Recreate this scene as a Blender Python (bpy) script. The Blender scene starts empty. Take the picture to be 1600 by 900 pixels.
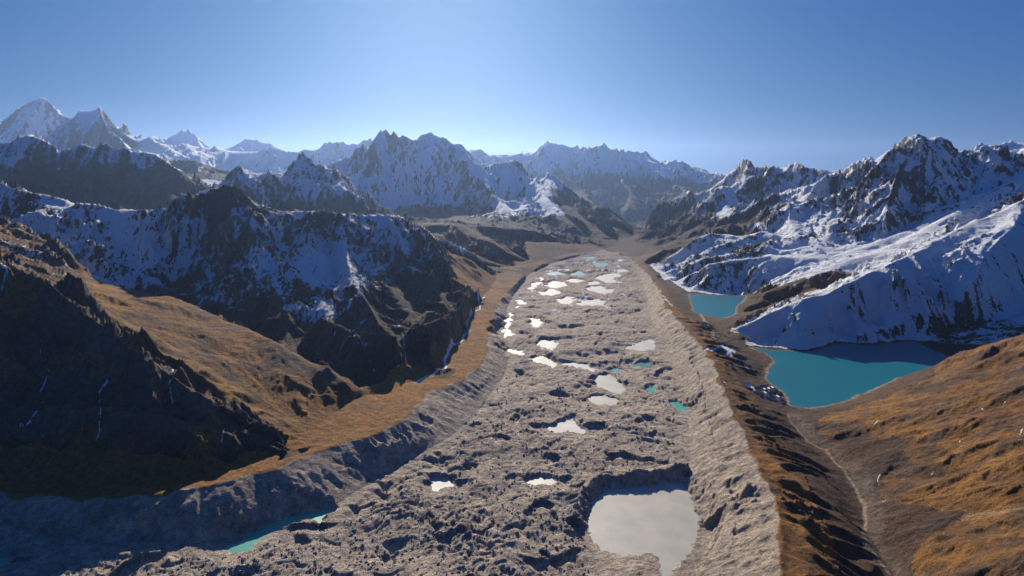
import bpy, math, random
import numpy as np

# ------------------------------------------------------------------ camera, world, sun, exposure
S = bpy.context.scene
COL = S.collection
CAM_Z, FPX, HOR = 700.0, 900.0, 270.0          # metres above the glacier, focal length and horizon row on a 1600 px wide frame
cam_d = bpy.data.cameras.new("camera")
cam = bpy.data.objects.new("camera", cam_d)
COL.objects.link(cam)
cam.location = (0, 0, CAM_Z)
cam.rotation_euler = (math.radians(90), 0, 0)
cam_d.sensor_width = 36.0
cam_d.lens = 36.0 * FPX / 1600.0
cam_d.shift_y = -(450 - HOR) / 1600.0
cam_d.clip_start = 5.0
cam_d.clip_end = 200000.0
S.camera = cam

SUN_EL, SUN_AZ = math.radians(21.5), math.radians(-7.5)   # azimuth measured from the view axis, negative to the left
W = bpy.data.worlds.new("World")
S.world = W
W.use_nodes = True
nt = W.node_tree
bg = nt.nodes["Background"]
sky = nt.nodes.new("ShaderNodeTexSky")
sky.sky_type = 'NISHITA'
sky.sun_disc = False
sky.sun_elevation = SUN_EL
sky.sun_rotation = SUN_AZ
sky.altitude = 2000
sky.air_density = 1.5
sky.dust_density = 5.0
sky.ozone_density = 1.0
# deep high-altitude blue: one contrast curve per colour over the whole sky
sep = nt.nodes.new("ShaderNodeSeparateColor"); cmb = nt.nodes.new("ShaderNodeCombineColor")
nt.links.new(sky.outputs[0], sep.inputs[0])
for c_, (ex_, k_) in enumerate(((1.05, .036), (.60, .335), (.34, 1.47))):
    pw_ = nt.nodes.new("ShaderNodeMath"); pw_.operation = 'POWER'; pw_.inputs[1].default_value = ex_
    ml_ = nt.nodes.new("ShaderNodeMath"); ml_.operation = 'MULTIPLY'; ml_.inputs[1].default_value = k_
    nt.links.new(sep.outputs[c_], pw_.inputs[0]); nt.links.new(pw_.outputs[0], ml_.inputs[0]); nt.links.new(ml_.outputs[0], cmb.inputs[c_])
nt.links.new(cmb.outputs[0], bg.inputs[0])
bg.inputs[1].default_value = 0.085

sd = bpy.data.lights.new("sun", 'SUN')
sun = bpy.data.objects.new("sun", sd)
COL.objects.link(sun)
sd.energy = 5.0
sd.angle = math.radians(0.5)
sd.color = (1.0, 0.91, 0.77)
sun.rotation_euler = (math.radians(90) - SUN_EL, 0, math.pi - SUN_AZ)
# lamp shines along its -Z; tilt so that the light comes from azimuth SUN_AZ ahead of the camera
S.view_settings.view_transform = 'Standard'
S.view_settings.look = 'None'
S.view_settings.exposure = 0.60
S.view_settings.gamma = 1.0
S.cycles.volume_bounces = 1
S.cycles.max_bounces = 5
S.cycles.diffuse_bounces = 3

f32 = np.float32

# ------------------------------------------------------------------ noise
def h2(ix, iy, seed):
    n = (ix.astype(np.int64) * 374761393 + iy.astype(np.int64) * 668265263 + seed * 1442695041).astype(np.uint32)
    n = (n ^ (n >> np.uint32(13))) * np.uint32(1274126177)
    n = (n ^ (n >> np.uint32(16))) * np.uint32(2246822519)
    return n ^ (n >> np.uint32(15))

def r01(n):
    return (n & np.uint32(0xFFFF)).astype(f32) / f32(65535.0)

def perlin(x, y, seed=0):
    x0 = np.floor(x); y0 = np.floor(y)
    fx = (x - x0).astype(f32); fy = (y - y0).astype(f32)
    x0 = x0.astype(np.int32); y0 = y0.astype(np.int32)
    ux = fx * fx * fx * (fx * (fx * 6 - 15) + 10); uy = fy * fy * fy * (fy * (fy * 6 - 15) + 10)
    out = []
    for j in (0, 1):
        row = []
        for i in (0, 1):
            a = r01(h2(x0 + i, y0 + j, seed)) * f32(2 * np.pi)
            row.append(np.cos(a) * (fx - i) + np.sin(a) * (fy - j))
        out.append(row[0] + ux * (row[1] - row[0]))
    return (out[0] + uy * (out[1] - out[0])) * f32(1.5)

def fbm(x, y, octs, seed=0, gain=0.5, ridged=False):
    s = 0; a = 1.0; t = 0
    for o in range(octs):
        n = perlin(x * 2 ** o + 17.3 * o, y * 2 ** o - 9.1 * o, seed + o)
        if ridged: n = 1 - 2 * np.abs(n)
        s = s + a * n; t += a; a *= gain
    return s / f32(t)

def sstep(a, b, x):
    t = np.clip((x - a) / (b - a), 0, 1)
    return t * t * (3 - 2 * t)

# ------------------------------------------------------------------ the skeleton of the land: crests, feet and floors
# a point is (u, v, Y) = a sight line of the survey and its distance ahead, or (u, v) on a level z, or ('w', X, Y, z)
def at(u, v, Y):
    return ((u - 800) / FPX * Y, Y, CAM_Z - (v - HOR) / FPX * Y)
def lev(u, v, z):
    Y = FPX * (CAM_Z - z) / (v - HOR)
    return ((u - 800) / FPX * Y, Y, z)
def uz(u, Y, z):
    return ((u - 800) / FPX * Y, Y, z)

LINES = []      # (label, [(x, y, z)...])
def R(label, pts, Y=None):
    out = []
    last = Y
    for p in pts:
        if len(p) == 3: last = p[2]
        out.append([p[0], p[1], p[2] if len(p) == 3 else None])
    # distances between given ones run linearly
    idx = [i for i, p in enumerate(out) if p[2] is not None]
    if not idx:
        for p in out: p[2] = Y
    else:
        for i, p in enumerate(out):
            if p[2] is None:
                a = max([k for k in idx if k < i], default=idx[0]); b = min([k for k in idx if k > i], default=idx[-1])
                p[2] = out[a][2] if a == b else out[a][2] + (out[b][2] - out[a][2]) * (i - a) / (b - a)
    LINES.append((label, [at(*p) for p in out]))
def L(label, pts, z=None):
    LINES.append((label, [lev(p[0], p[1], p[2] if len(p) == 3 else z) for p in pts]))
def Wd(label, pts):
    LINES.append((label, [uz(*p) for p in pts]))

GLACIER_PX = [(-420, 884), (-200, 880), (0, 868), (100, 848), (230, 850), (350, 850), (430, 822), (510, 796), (560, 765), (600, 740), (650, 712), (700, 685),
              (735, 655), (760, 625), (785, 590), (798, 555), (790, 520), (790, 485), (805, 455), (825, 430), (860, 412), (900, 401), (945, 393),
              (985, 402), (1000, 430), (1012, 460), (1015, 490), (1030, 525), (1050, 560), (1068, 600), (1075, 640), (1078, 700), (1075, 745),
              (1068, 762), (1088, 800), (1088, 840), (1062, 880), (1055, 900), (1060, 1300), (-420, 1300)]
GLACIER = [lev(u, v, 0)[:2] for u, v in GLACIER_PX]
LAKE1_PX = [(1175, 543), (1200, 547), (1230, 549), (1265, 551), (1275, 549), (1290, 545), (1305, 540), (1330, 538), (1345, 540), (1370, 541), (1400, 538),
            (1427, 534), (1440, 540), (1455, 548), (1475, 555), (1485, 561), (1460, 571), (1440, 580), (1400, 591), (1350, 613), (1310, 629), (1265, 637),
            (1245, 635), (1234, 632), (1231, 620), (1225, 611), (1210, 602), (1201, 596), (1200, 588), (1202, 576), (1213, 566), (1208, 558), (1195, 551), (1185, 547)]
LAKE2_PX = [(1078, 460), (1100, 461), (1125, 463), (1165, 464), (1158, 472), (1150, 478), (1148, 490), (1138, 494), (1130, 497), (1110, 494), (1085, 487), (1081, 472)]
LZ = 15.0
LAKE1 = [lev(u, v, LZ)[:2] for u, v in LAKE1_PX]
LAKE2 = [lev(u, v, LZ)[:2] for u, v in LAKE2_PX]

# left lateral moraine: crest and grassy shelf behind it
L('left_moraine', [(-420, 765, 50), (-100, 768, 50), (0, 772, 50), (30, 776, 50), (100, 777, 50), (180, 778, 50), (235, 773, 50), (290, 765, 50), (350, 752, 50), (400, 739, 50), (430, 735, 50), (480, 709, 50),
                   (500, 703, 50), (550, 688, 50), (570, 685, 50), (600, 671, 50), (630, 655, 50), (655, 630, 48), (663, 616, 48), (690, 605, 46), (720, 594, 45), (745, 575, 44),
                   (757, 556, 42), (765, 530, 40), (768, 505, 38), (775, 480, 36), (792, 455, 32), (820, 430, 26), (850, 412, 20), (900, 398, 12), (940, 390, 5)])
L('left_moraine', [(-420, 742, 40), (0, 748, 40), (90, 752, 40), (180, 761, 40), (250, 757, 40), (330, 741, 40), (390, 722, 40), (455, 703, 40), (475, 693, 40), (500, 662, 42), (530, 640, 42), (556, 622, 42), (620, 606, 40),
                   (660, 588, 40), (690, 575, 40), (705, 550, 40), (725, 510, 40), (745, 475, 40), (765, 452, 38), (778, 432, 36), (800, 421, 30), (850, 405, 22), (900, 394, 12)])
# front spur on the left (dark face, sunlit crest)
R('front_spur', [(-420, 230, 1900), (-150, 345, 1700), (-60, 385, 1640), (0, 405, 1600), (30, 413), (60, 424), (80, 436), (100, 450), (125, 470), (150, 490, 1560), (175, 515), (200, 540, 1500), (235, 562), (270, 585, 1450),
                 (300, 612), (330, 638, 1400), (365, 664), (400, 683, 1370), (430, 694), (462, 706, 1350)])
# brown ridge behind it
R('brown_ridge', [(-420, 200, 2900), (-150, 300, 2600), (0, 338, 2500), (45, 358, 2450), (90, 380, 2400), (112, 400, 2350), (119, 426, 2300), (150, 440), (185, 447, 2250), (215, 456), (240, 461), (265, 462, 2200), (300, 475, 2150), (350, 500, 2050),
                  (400, 518, 1950), (440, 540, 1850), (475, 560), (500, 571, 1780), (515, 572), (530, 590), (540, 598, 1700), (555, 618, 1690)])
Wd('brown_ridge', [(-150, 2100, 420), (0, 2000, 425), (80, 1980, 330), (150, 1900, 262), (200, 1850, 222), (300, 1700, 158), (380, 1600, 100), (440, 1530, 62), (478, 1480, 42)])
# dark massif behind, its hidden valley
Wd('snowy_massif', [(-420, 3100, 600), (-150, 2950, 520), (0, 2800, 420), (100, 2620, 290), (185, 2450, 200), (265, 2400, 160), (350, 2240, 105), (400, 2150, 80), (440, 2040, 62), (500, 1930, 46), (560, 1800, 38)])
R('snowy_massif', [(-420, 180, 3700), (-150, 250, 3400), (-60, 268), (0, 285, 3300), (25, 296), (50, 308, 3250), (75, 318), (110, 326), (120, 317), (155, 318), (175, 325), (190, 330), (210, 328), (240, 327), (255, 331), (275, 328), (290, 324), (310, 310),
                   (325, 298), (340, 290), (355, 284, 3100), (365, 285), (378, 292), (390, 302), (402, 314), (425, 325), (440, 331), (470, 330), (500, 328), (510, 327, 3200), (540, 332), (580, 335), (620, 335), (638, 341, 3600),
                   (650, 352), (675, 370), (700, 379), (725, 394, 3900), (750, 414), (772, 431, 3700)])
R('snowy_massif', [(530, 331, 3230), (532, 352, 3100), (537, 378, 3000), (545, 430, 2650), (568, 463, 2400), (592, 503, 2230), (640, 550, 2000), (688, 576, 1900)])
R('snowy_massif', [(620, 335, 3350), (632, 370, 3200), (652, 410, 3050), (690, 462, 2780), (724, 510, 2440)])
R('snowy_massif', [(355, 284, 3100), (372, 330, 2980), (400, 385, 2780), (430, 450, 2500), (455, 520, 2200), (480, 575, 1960)])
R('snowy_massif', [(175, 325, 3180), (190, 360, 3000), (225, 405, 2800), (270, 452, 2560)])
R('snowy_massif', [(437, 331, 3150), (455, 380, 2950), (490, 440, 2600), (520, 505, 2300), (560, 565, 2020)])
Wd('snowy_massif', [(500, 2900, 300), (515, 2600, 190), (540, 2300, 100), (600, 2050, 60)])
Wd('snowy_massif', [(600, 2900, 255), (625, 2600, 140), (665, 2300, 65)])
# behind the massif: high cirque valley, hidden
Wd('valley_behind', [(-420, 4700, 500), (-100, 4700, 420), (100, 4500, 330), (300, 4400, 280), (450, 4500, 230), (560, 4700, 200), (640, 4900, 200)])
# brown slopes right of the massif
R('brown_slopes', [(640, 352, 5200), (700, 350, 5200), (760, 353, 5250), (820, 358, 5400), (880, 370, 5600), (920, 380, 5650), (955, 389, 5500)])
R('brown_slopes', [(722, 352, 5200), (770, 378, 4700), (815, 402, 4400)])
R('brown_slopes', [(700, 400, 4200), (740, 412, 4000), (785, 424, 3850)])
Wd('brown_slopes', [(700, 4400, 150), (760, 4200, 70), (795, 4150, 32)])
# cliffs on the far left, dark middle peak
R('left_cliffs', [(-420, 190, 7000), (-150, 215, 6800), (-50, 226), (0, 222), (12, 216), (28, 214), (50, 214), (75, 216), (88, 224), (100, 233), (115, 226), (130, 222), (145, 229), (158, 222), (175, 233), (195, 228), (215, 236, 6500), (235, 235),
                  (250, 241), (270, 255), (285, 262), (300, 274), (318, 289), (335, 300)])
R('left_cliffs', [(75, 217, 6800), (120, 262, 6450), (170, 298, 6150), (220, 322, 5950)])
R('left_cliffs', [(200, 229, 6550), (235, 275, 6200), (280, 315, 5800)])
R('left_cliffs', [(0, 223, 6800), (-10, 262, 6400), (20, 300, 6100)])
Wd('left_cliffs', [(-420, 6000, 330), (-100, 6000, 310), (60, 6000, 300), (200, 5900, 290), (300, 5500, 290)])
Wd('middle_peak', [(330, 5350, 300), (400, 5250, 300), (470, 5150, 300), (520, 5200, 290), (580, 5200, 270)])
Wd('twin_peaks', [(540, 8200, 170), (600, 8350, 110), (660, 8200, 90), (740, 8300, 90), (800, 8300, 120)])
Wd('southern_range', [(820, 15800, -150), (900, 15600, -300), (985, 15400, -330), (1060, 15300, -200), (1130, 15500, 100)])
Wd('far_peak_west', [(-420, 20200, 1500), (0, 20200, 1500), (130, 20200, 1500)])
Wd('far_peak_ridge', [(50, 15600, 1250), (150, 15500, 1230), (245, 15800, 1250)])
Wd('far_pyramid', [(200, 22000, 1500), (330, 22000, 1300), (450, 22000, 1250)])
Wd('far_range', [(400, 16900, 900), (600, 16900, 850)])
Wd('snowy_massif', [(660, 2080, 150), (700, 2230, 150), (725, 2600, 150), (750, 3000, 120)])
Wd('snowy_massif', [(500, 2160, 160), (560, 2020, 150), (620, 1960, 150)])
Wd('front_spur', [(-200, 1330, 170), (0, 1335, 170), (100, 1330, 170), (200, 1320, 150), (290, 1345, 120), (360, 1330, 80)])
R('middle_peak', [(300, 300, 5600), (318, 292), (335, 284), (345, 272, 5800), (358, 261), (375, 258), (388, 262), (400, 269), (425, 273), (436, 270), (445, 262), (450, 250), (460, 241), (467, 236), (474, 234, 6000), (480, 240), (487, 243), (493, 254), (503, 253), (512, 261), (517, 270), (522, 261), (530, 261),
                  (537, 272), (547, 286), (558, 302), (575, 322, 5700), (600, 338, 5500)])
R('middle_peak', [(474, 234, 6000), (470, 275, 5600), (455, 312, 5100)])
R('middle_peak', [(528, 261, 5950), (545, 300, 5400)])
R('middle_peak', [(370, 258, 5850), (380, 292, 5300)])
Wd('valley_behind', [(-420, 9500, 650), (0, 9500, 560), (250, 9000, 420), (400, 8200, 350), (540, 7400, 250), (640, 6800, 150), (760, 6600, 120), (830, 6400, 60), (900, 6300, 10), (960, 6200, -30)])
# twin peaks in the middle
R('twin_peaks', [(500, 318, 7500), (545, 286, 8600), (556, 270, 9200), (565, 255), (572, 240), (577, 224), (584, 210), (590, 204), (597, 199, 9800), (604, 201), (612, 205), (622, 208), (630, 212), (642, 218), (648, 224), (651, 222), (653, 215), (661, 209), (668, 207), (674, 204), (682, 211),
                 (688, 213), (694, 212), (702, 218), (710, 224), (720, 222), (727, 228), (738, 236), (748, 246), (757, 256, 10000), (770, 258), (785, 252), (797, 249), (806, 254, 9500), (818, 266), (832, 280, 9000), (850, 300, 8200), (872, 330, 7300), (900, 352, 6700)])
R('twin_peaks', [(597, 199, 9800), (600, 235, 9450), (612, 270, 9100), (622, 318, 8600)])
R('twin_peaks', [(674, 205, 9950), (668, 250, 9200), (690, 290, 8850), (700, 325, 8500)])
R('twin_peaks', [(722, 222, 9980), (745, 265, 9200), (770, 300, 8300), (800, 335, 7200)])
R('twin_peaks', [(797, 249, 9700), (790, 290, 8700)])
R('valley_side', [(835, 300, 9400), (848, 278, 9300), (856, 268, 9200), (865, 272), (882, 284), (905, 304, 8600), (925, 317), (938, 322, 8100), (948, 322), (962, 333), (980, 348, 7400), (997, 361, 7000)])
R('valley_side', [(856, 268, 9200), (880, 318, 7900), (915, 348, 7100), (950, 368, 6500)])
# far giants
R('far_peak_west', [(-420, 230, 22000), (-60, 225), (0, 190), (20, 176), (35, 165), (45, 160), (56, 155), (66, 152), (76, 156), (82, 164), (92, 177), (103, 182), (110, 182), (120, 195), (135, 215)])
R('far_peak_ridge', [(60, 228, 17000), (70, 214), (85, 200), (100, 188), (115, 177), (124, 171), (135, 172), (146, 169), (152, 168), (157, 165), (163, 168), (171, 176), (178, 190), (190, 201), (200, 210), (213, 216), (225, 224), (240, 232)])
R('far_peak_ridge', [(157, 165, 17000), (165, 195, 15800), (190, 222, 14500)])
R('far_peak_ridge', [(124, 171, 17000), (118, 205, 15500)])
R('far_pyramid', [(205, 225, 24000), (225, 217), (235, 213), (241, 212), (250, 217), (268, 214), (275, 210), (287, 200), (297, 206), (305, 215), (315, 230), (322, 233), (330, 231), (336, 227), (345, 237), (352, 239),
                  (360, 235), (368, 228), (378, 221), (390, 216), (400, 219), (408, 224), (418, 222), (427, 229), (440, 233)])
R('dark_foothills', [(245, 262, 11500), (265, 248), (290, 249), (310, 250), (330, 256), (348, 262), (380, 268), (400, 274), (425, 276), (450, 272), (500, 268), (530, 270), (560, 278)])
Wd('valley_behind', [(200, 14000, 560), (400, 13500, 520), (580, 13000, 420)])
R('far_range', [(400, 236, 18000), (440, 234), (465, 232), (472, 229), (480, 230), (492, 227), (505, 223), (520, 220), (540, 221), (555, 225), (565, 218), (578, 212), (583, 214), (592, 228), (620, 240)])
Wd('far_range', [(-420, 14000, 500), (0, 14000, 500), (300, 14500, 500), (500, 14000, 450), (650, 13500, 300), (780, 13000, 50), (900, 12500, -200), (985, 11500, -330), (1002, 9000, -190), (1003, 7600, -120)])
R('southern_range', [(715, 236, 18000), (738, 233), (752, 237), (762, 244), (770, 240), (785, 245), (800, 241), (815, 238), (826, 240), (838, 232), (846, 222), (852, 219), (857, 218), (862, 226), (866, 221), (872, 225), (880, 224), (890, 226), (898, 230),
                     (903, 224), (908, 230), (913, 234), (925, 228), (937, 223), (944, 221), (949, 222), (957, 231), (970, 238), (980, 233), (990, 236), (1000, 237), (1008, 233), (1015, 238), (1028, 247), (1042, 253), (1049, 251), (1056, 246),
                     (1061, 251), (1068, 249), (1077, 253), (1090, 262), (1105, 267), (1125, 272), (1150, 277), (1200, 282)])
R('southern_range', [(856, 218, 18000), (880, 262, 16000), (905, 300, 14000), (935, 325, 12500)])
R('southern_range', [(946, 221, 18000), (955, 260, 16200), (985, 290, 14500), (990, 325, 13000)])
R('southern_range', [(1008, 233, 18000), (1030, 262, 16500), (1055, 288, 15000), (1085, 303, 14000)])
Wd('southern_range', [(985, 11500, -330), (1000, 12500, -340), (1060, 12800, -200), (1150, 12500, 0)])
Wd('horizon_land', [(-420, 34000, 1100), (0, 34000, 1100), (500, 32000, 800), (800, 30000, 500), (1100, 28000, 200), (1500, 28000, 400), (2000, 28000, 500)])
Wd('horizon_land', [(-420, 52000, 1300), (400, 52000, 900), (900, 52000, 690), (1150, 52000, 690), (2000, 52000, 700)])
# right side
L('right_moraine', [(1228, 1100, 85), (1222, 1000, 85), (1218, 900, 85), (1222, 845, 85), (1215, 790, 85), (1190, 740, 80), (1168, 690, 75), (1143, 645, 70), (1130, 605, 68), (1114, 565, 64), (1088, 532, 60), (1060, 500, 55), (1041, 478, 50),
                    (1031, 452, 44), (1010, 425, 32), (990, 406, 18), (960, 392, 6)])
L('right_valley', [(1420, 1000, 24), (1398, 900, 24), (1372, 860, 24), (1352, 830, 24), (1346, 790, 24), (1330, 750, 24), (1305, 716, 24), (1265, 690, 23), (1240, 662, 22), (1228, 645, 21)])
L('right_valley', [(1190, 610, 22), (1170, 590, 25), (1185, 570, 22), (1165, 550, 24), (1140, 530, 24), (1115, 510, 20), (1080, 492, 20), (1068, 475, 20), (1055, 455, 20), (1040, 440, 18)])
L('snow_dome', [(1170, 539), (1200, 543), (1232, 545), (1268, 546), (1290, 541), (1310, 536), (1340, 534), (1372, 536), (1402, 533), (1428, 529)], 19)
# near hill on the right
R('near_hill', [(1484, 561, 2080), (1510, 551, 1950), (1545, 539, 1750), (1600, 521, 1560), (1700, 492, 1450), (1900, 430, 1350)])
R('near_hill', [(1300, 664, 1480), (1400, 636, 1480), (1500, 606, 1450), (1600, 588, 1350), (1700, 570, 1280), (1900, 520, 1250)])
R('near_hill', [(1400, 758, 1180), (1450, 748, 1170), (1500, 735, 1150), (1600, 708, 1080), (1700, 690, 1040), (1900, 650, 1000)])
R('near_hill', [(1450, 880, 940), (1500, 872, 895), (1600, 860, 815), (1750, 850, 740)])
R('near_hill', [(1450, 985, 800), (1600, 990, 680), (1750, 990, 600)])
# snow dome and the two long crests on the right
R('snow_dome', [(1135, 521, 2420), (1160, 508, 2420), (1200, 490, 2420), (1240, 471, 2450), (1270, 463), (1292, 461, 2480), (1318, 444), (1345, 432, 2550), (1372, 420), (1400, 406, 2750), (1440, 386), (1480, 365, 3000), (1510, 350, 3150), (1560, 330, 3300), (1600, 312, 3400), (1720, 262, 3600), (1950, 200, 3900)])
L('snow_dome', [(1450, 528, 22), (1500, 511, 36), (1550, 500, 50), (1600, 488, 70), (1750, 450, 120)])
R('snow_dome', [(1600, 318, 3380), (1582, 356, 2950), (1545, 390, 2750), (1520, 432, 2580), (1500, 470, 2480)])
R('snow_dome', [(1292, 461, 2480), (1262, 500, 2350), (1240, 532, 2270)])
R('snow_dome', [(1400, 406, 2750), (1440, 460, 2500), (1460, 500, 2420)])
Wd('snow_dome', [(1340, 2330, 60), (1385, 2400, 70), (1410, 2480, 95)])
R('long_crest', [(1168, 462, 3160), (1200, 452, 3060), (1250, 434, 3100), (1300, 415, 3200), (1360, 398, 3300), (1390, 389, 3400), (1440, 360, 3600), (1480, 336, 3750), (1530, 312, 3900), (1560, 290, 4000), (1600, 272, 4100), (1750, 230, 4200)])
Wd('long_crest', [(1180, 2800, 40), (1250, 2780, 92), (1330, 2900, 150), (1400, 3100, 215), (1480, 3350, 310), (1560, 3600, 430)])
R('long_crest', [(1215, 402, 3450), (1260, 402, 3430), (1300, 398, 3500), (1360, 381, 3560), (1420, 356, 3750), (1470, 330, 3950)])
R('lake_cliffs', [(1026, 411, 4300), (1045, 398), (1060, 389, 4300), (1072, 378), (1082, 371), (1095, 366), (1110, 363, 4350), (1130, 366), (1150, 368, 4300), (1190, 360, 4200), (1215, 365, 4100)])
R('lake_cliffs', [(1052, 436, 3720), (1075, 424, 3650), (1100, 412, 3600), (1150, 403, 3600), (1200, 399, 3500)])
L('lake_cliffs', [(1018, 414, 20), (1035, 426, 20), (1052, 440, 20), (1068, 450, 20), (1080, 456, 20), (1110, 457, 18), (1165, 460, 20)])
# the big rock massif
R('rock_massif', [(1007, 347, 9000), (1030, 332, 8800), (1060, 314, 8500), (1080, 305), (1100, 294, 8200), (1120, 281), (1135, 270), (1142, 266, 8000), (1152, 258), (1160, 251), (1168, 248, 7800), (1174, 251), (1181, 262, 7600), (1189, 262), (1196, 256, 7400), (1203, 262),
                  (1211, 264), (1222, 266, 7000), (1228, 262), (1235, 260), (1243, 253, 6800), (1251, 259), (1259, 268, 6500), (1278, 267), (1290, 271), (1300, 272, 6200), (1315, 264), (1325, 256), (1332, 252), (1340, 256), (1350, 261, 5700), (1362, 254), (1375, 246), (1388, 240, 5200),
                  (1396, 228), (1403, 220), (1409, 213), (1415, 211, 4700), (1425, 212), (1433, 209), (1446, 211), (1455, 216), (1466, 213), (1478, 212, 4700), (1486, 218), (1492, 226), (1497, 236), (1505, 243, 4700), (1515, 242), (1524, 238), (1536, 230), (1542, 229, 4650), (1549, 236),
                  (1560, 228), (1573, 223, 4650), (1580, 230), (1590, 246, 4600), (1620, 240), (1700, 215), (1950, 180, 4700)])
R('rock_massif', [(1388, 240, 5200), (1345, 298, 4800), (1305, 330, 4500), (1290, 352, 4150), (1288, 378, 3750)])
R('rock_massif', [(1300, 272, 6200), (1262, 300, 5400), (1232, 318, 4900), (1228, 345, 4350), (1232, 378, 3780)])
R('rock_massif', [(1420, 211, 4700), (1405, 260, 4400), (1392, 310, 4100), (1380, 352, 3820)])
R('rock_massif', [(1478, 212, 4700), (1470, 260, 4400), (1450, 305, 4120), (1432, 338, 3920)])
R('rock_massif', [(1542, 229, 4650), (1532, 270, 4380), (1512, 300, 4150)])
R('rock_massif', [(1168, 248, 7800), (1150, 290, 7000), (1135, 318, 6400), (1130, 340, 5700)])
Wd('rock_massif', [(1445, 4250, 480), (1425, 4000, 400)])
R('rock_massif', [(1200, 386, 3720), (1260, 386, 3680), (1310, 387, 3620), (1345, 378, 3700), (1400, 362, 3800), (1440, 346, 3920)])
R('rock_massif', [(1010, 372, 6450), (1060, 364, 6000), (1100, 350, 5700), (1160, 345, 5200), (1200, 348, 4700)])
L('valley_head', [(960, 395, -5), (975, 385, -30), (985, 372, -60), (995, 362, -90), (1002, 352, -120)])
L('valley_head', [(1000, 400, 0), (1015, 390, -10), (1015, 380, -20)])
Wd('valley_behind', [(1300, 9000, 350), (1450, 7500, 400), (1600, 6500, 450), (2000, 6300, 450)])
R('far_peak_east', [(1320, 268, 11000), (1340, 254), (1350, 247), (1360, 243), (1366, 246), (1373, 249), (1390, 262)])
R('far_peak_east', [(1490, 262, 9000), (1505, 247), (1515, 236), (1524, 224), (1530, 219), (1538, 224), (1546, 228), (1556, 225), (1566, 222), (1574, 221), (1583, 217), (1592, 224), (1600, 222), (1640, 210), (1950, 200)])

# ------------------------------------------------------------------ solve the smooth land on a (bearing, log distance) grid
TH0, TH1 = math.radians(-51.0), math.radians(52.0)
R0, R1 = 560.0, 56000.0
NT = 588
dth = (TH1 - TH0) / (NT - 1)
NR = int(math.log(R1 / R0) / dth) + 1
RHO0 = math.log(R0)

def inpoly(px, py, poly):
    px = np.asarray(px); py = np.asarray(py)
    c = np.zeros(px.shape, bool)
    n = len(poly)
    for i in range(n):
        x1, y1 = poly[i]; x2, y2 = poly[(i + 1) % n]
        if y1 == y2: continue
        m = ((y1 > py) != (y2 > py)) & (px < (x2 - x1) * (py - y1) / (y2 - y1) + x1)
        c ^= m
    return c

def segdist(px, py, poly, closed=True):
    d = np.full(px.shape, 1e12, f32)
    n = len(poly)
    for i in range(n if closed else n - 1):
        x1, y1 = poly[i]; x2, y2 = poly[(i + 1) % n]
        dx, dy = x2 - x1, y2 - y1
        t = np.clip(((px - x1) * dx + (py - y1) * dy) / (dx * dx + dy * dy + 1e-9), 0, 1)
        d = np.minimum(d, (px - x1 - t * dx) ** 2 + (py - y1 - t * dy) ** 2)
    return np.sqrt(d)

labels = sorted({l for l, _ in LINES} | {'glacier'})
LID = {l: i + 1 for i, l in enumerate(labels)}

csum = np.zeros((NR, NT)); ccnt = np.zeros((NR, NT)); clab = np.zeros((NR, NT), np.int16)
for lab, pts in LINES:
    for (a, b) in zip(pts[:-1], pts[1:]):
        a = np.array(a); b = np.array(b)
        n = int(3 * (abs(math.atan2(a[0], a[1]) - math.atan2(b[0], b[1])) + abs(math.log(np.hypot(a[0], a[1]) / np.hypot(b[0], b[1])))) / dth) + 2
        t = np.linspace(0, 1, n)[:, None]
        p = a + (b - a) * t
        th = np.arctan2(p[:, 0], p[:, 1]); rr = np.hypot(p[:, 0], p[:, 1])
        i = np.round((np.log(rr) - RHO0) / dth).astype(int); j = np.round((th - TH0) / dth).astype(int)
        k = (i >= 0) & (i < NR) & (j >= 0) & (j < NT)
        np.add.at(csum, (i[k], j[k]), p[k, 2]); np.add.at(ccnt, (i[k], j[k]), 1)
        clab[i[k], j[k]] = LID[lab]
gi, gj = np.meshgrid(np.arange(NR), np.arange(NT), indexing='ij')
gr = np.exp(RHO0 + gi * dth); gth = TH0 + gj * dth
GX = gr * np.sin(gth); GY = gr * np.cos(gth)
for poly, z, lab in ((GLACIER, 0.0, 'glacier'), (LAKE1, LZ - 6, 'right_valley'), (LAKE2, LZ - 6, 'right_valley')):
    m = inpoly(GX, GY, poly) & (GY < 6500)
    csum[m] = z; ccnt[m] = 1; clab[m] = LID[lab]
cm = ccnt > 0
cv = np.where(cm, csum / np.maximum(ccnt, 1), 0)

def shrink(v, m):
    h, w = v.shape
    hh, ww = (h + 1) // 2, (w + 1) // 2
    s = np.zeros((hh * 2, ww * 2)); c = np.zeros((hh * 2, ww * 2))
    s[:h, :w] = v * m; c[:h, :w] = m
    s = s.reshape(hh, 2, ww, 2).sum((1, 3)); c = c.reshape(hh, 2, ww, 2).sum((1, 3))
    return np.where(c > 0, s / np.maximum(c, 1), 0), c > 0

def relax(z, v, m, it):
    z = z.astype(f32); v = v.astype(f32)
    z = np.where(m, v, z)
    for _ in range(it):
        p = np.pad(z, 1, mode='edge')
        z = (p[:-2, 1:-1] + p[2:, 1:-1] + p[1:-1, :-2] + p[1:-1, 2:]) * f32(0.25)
        z = np.where(m, v, z)
    return z

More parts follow.
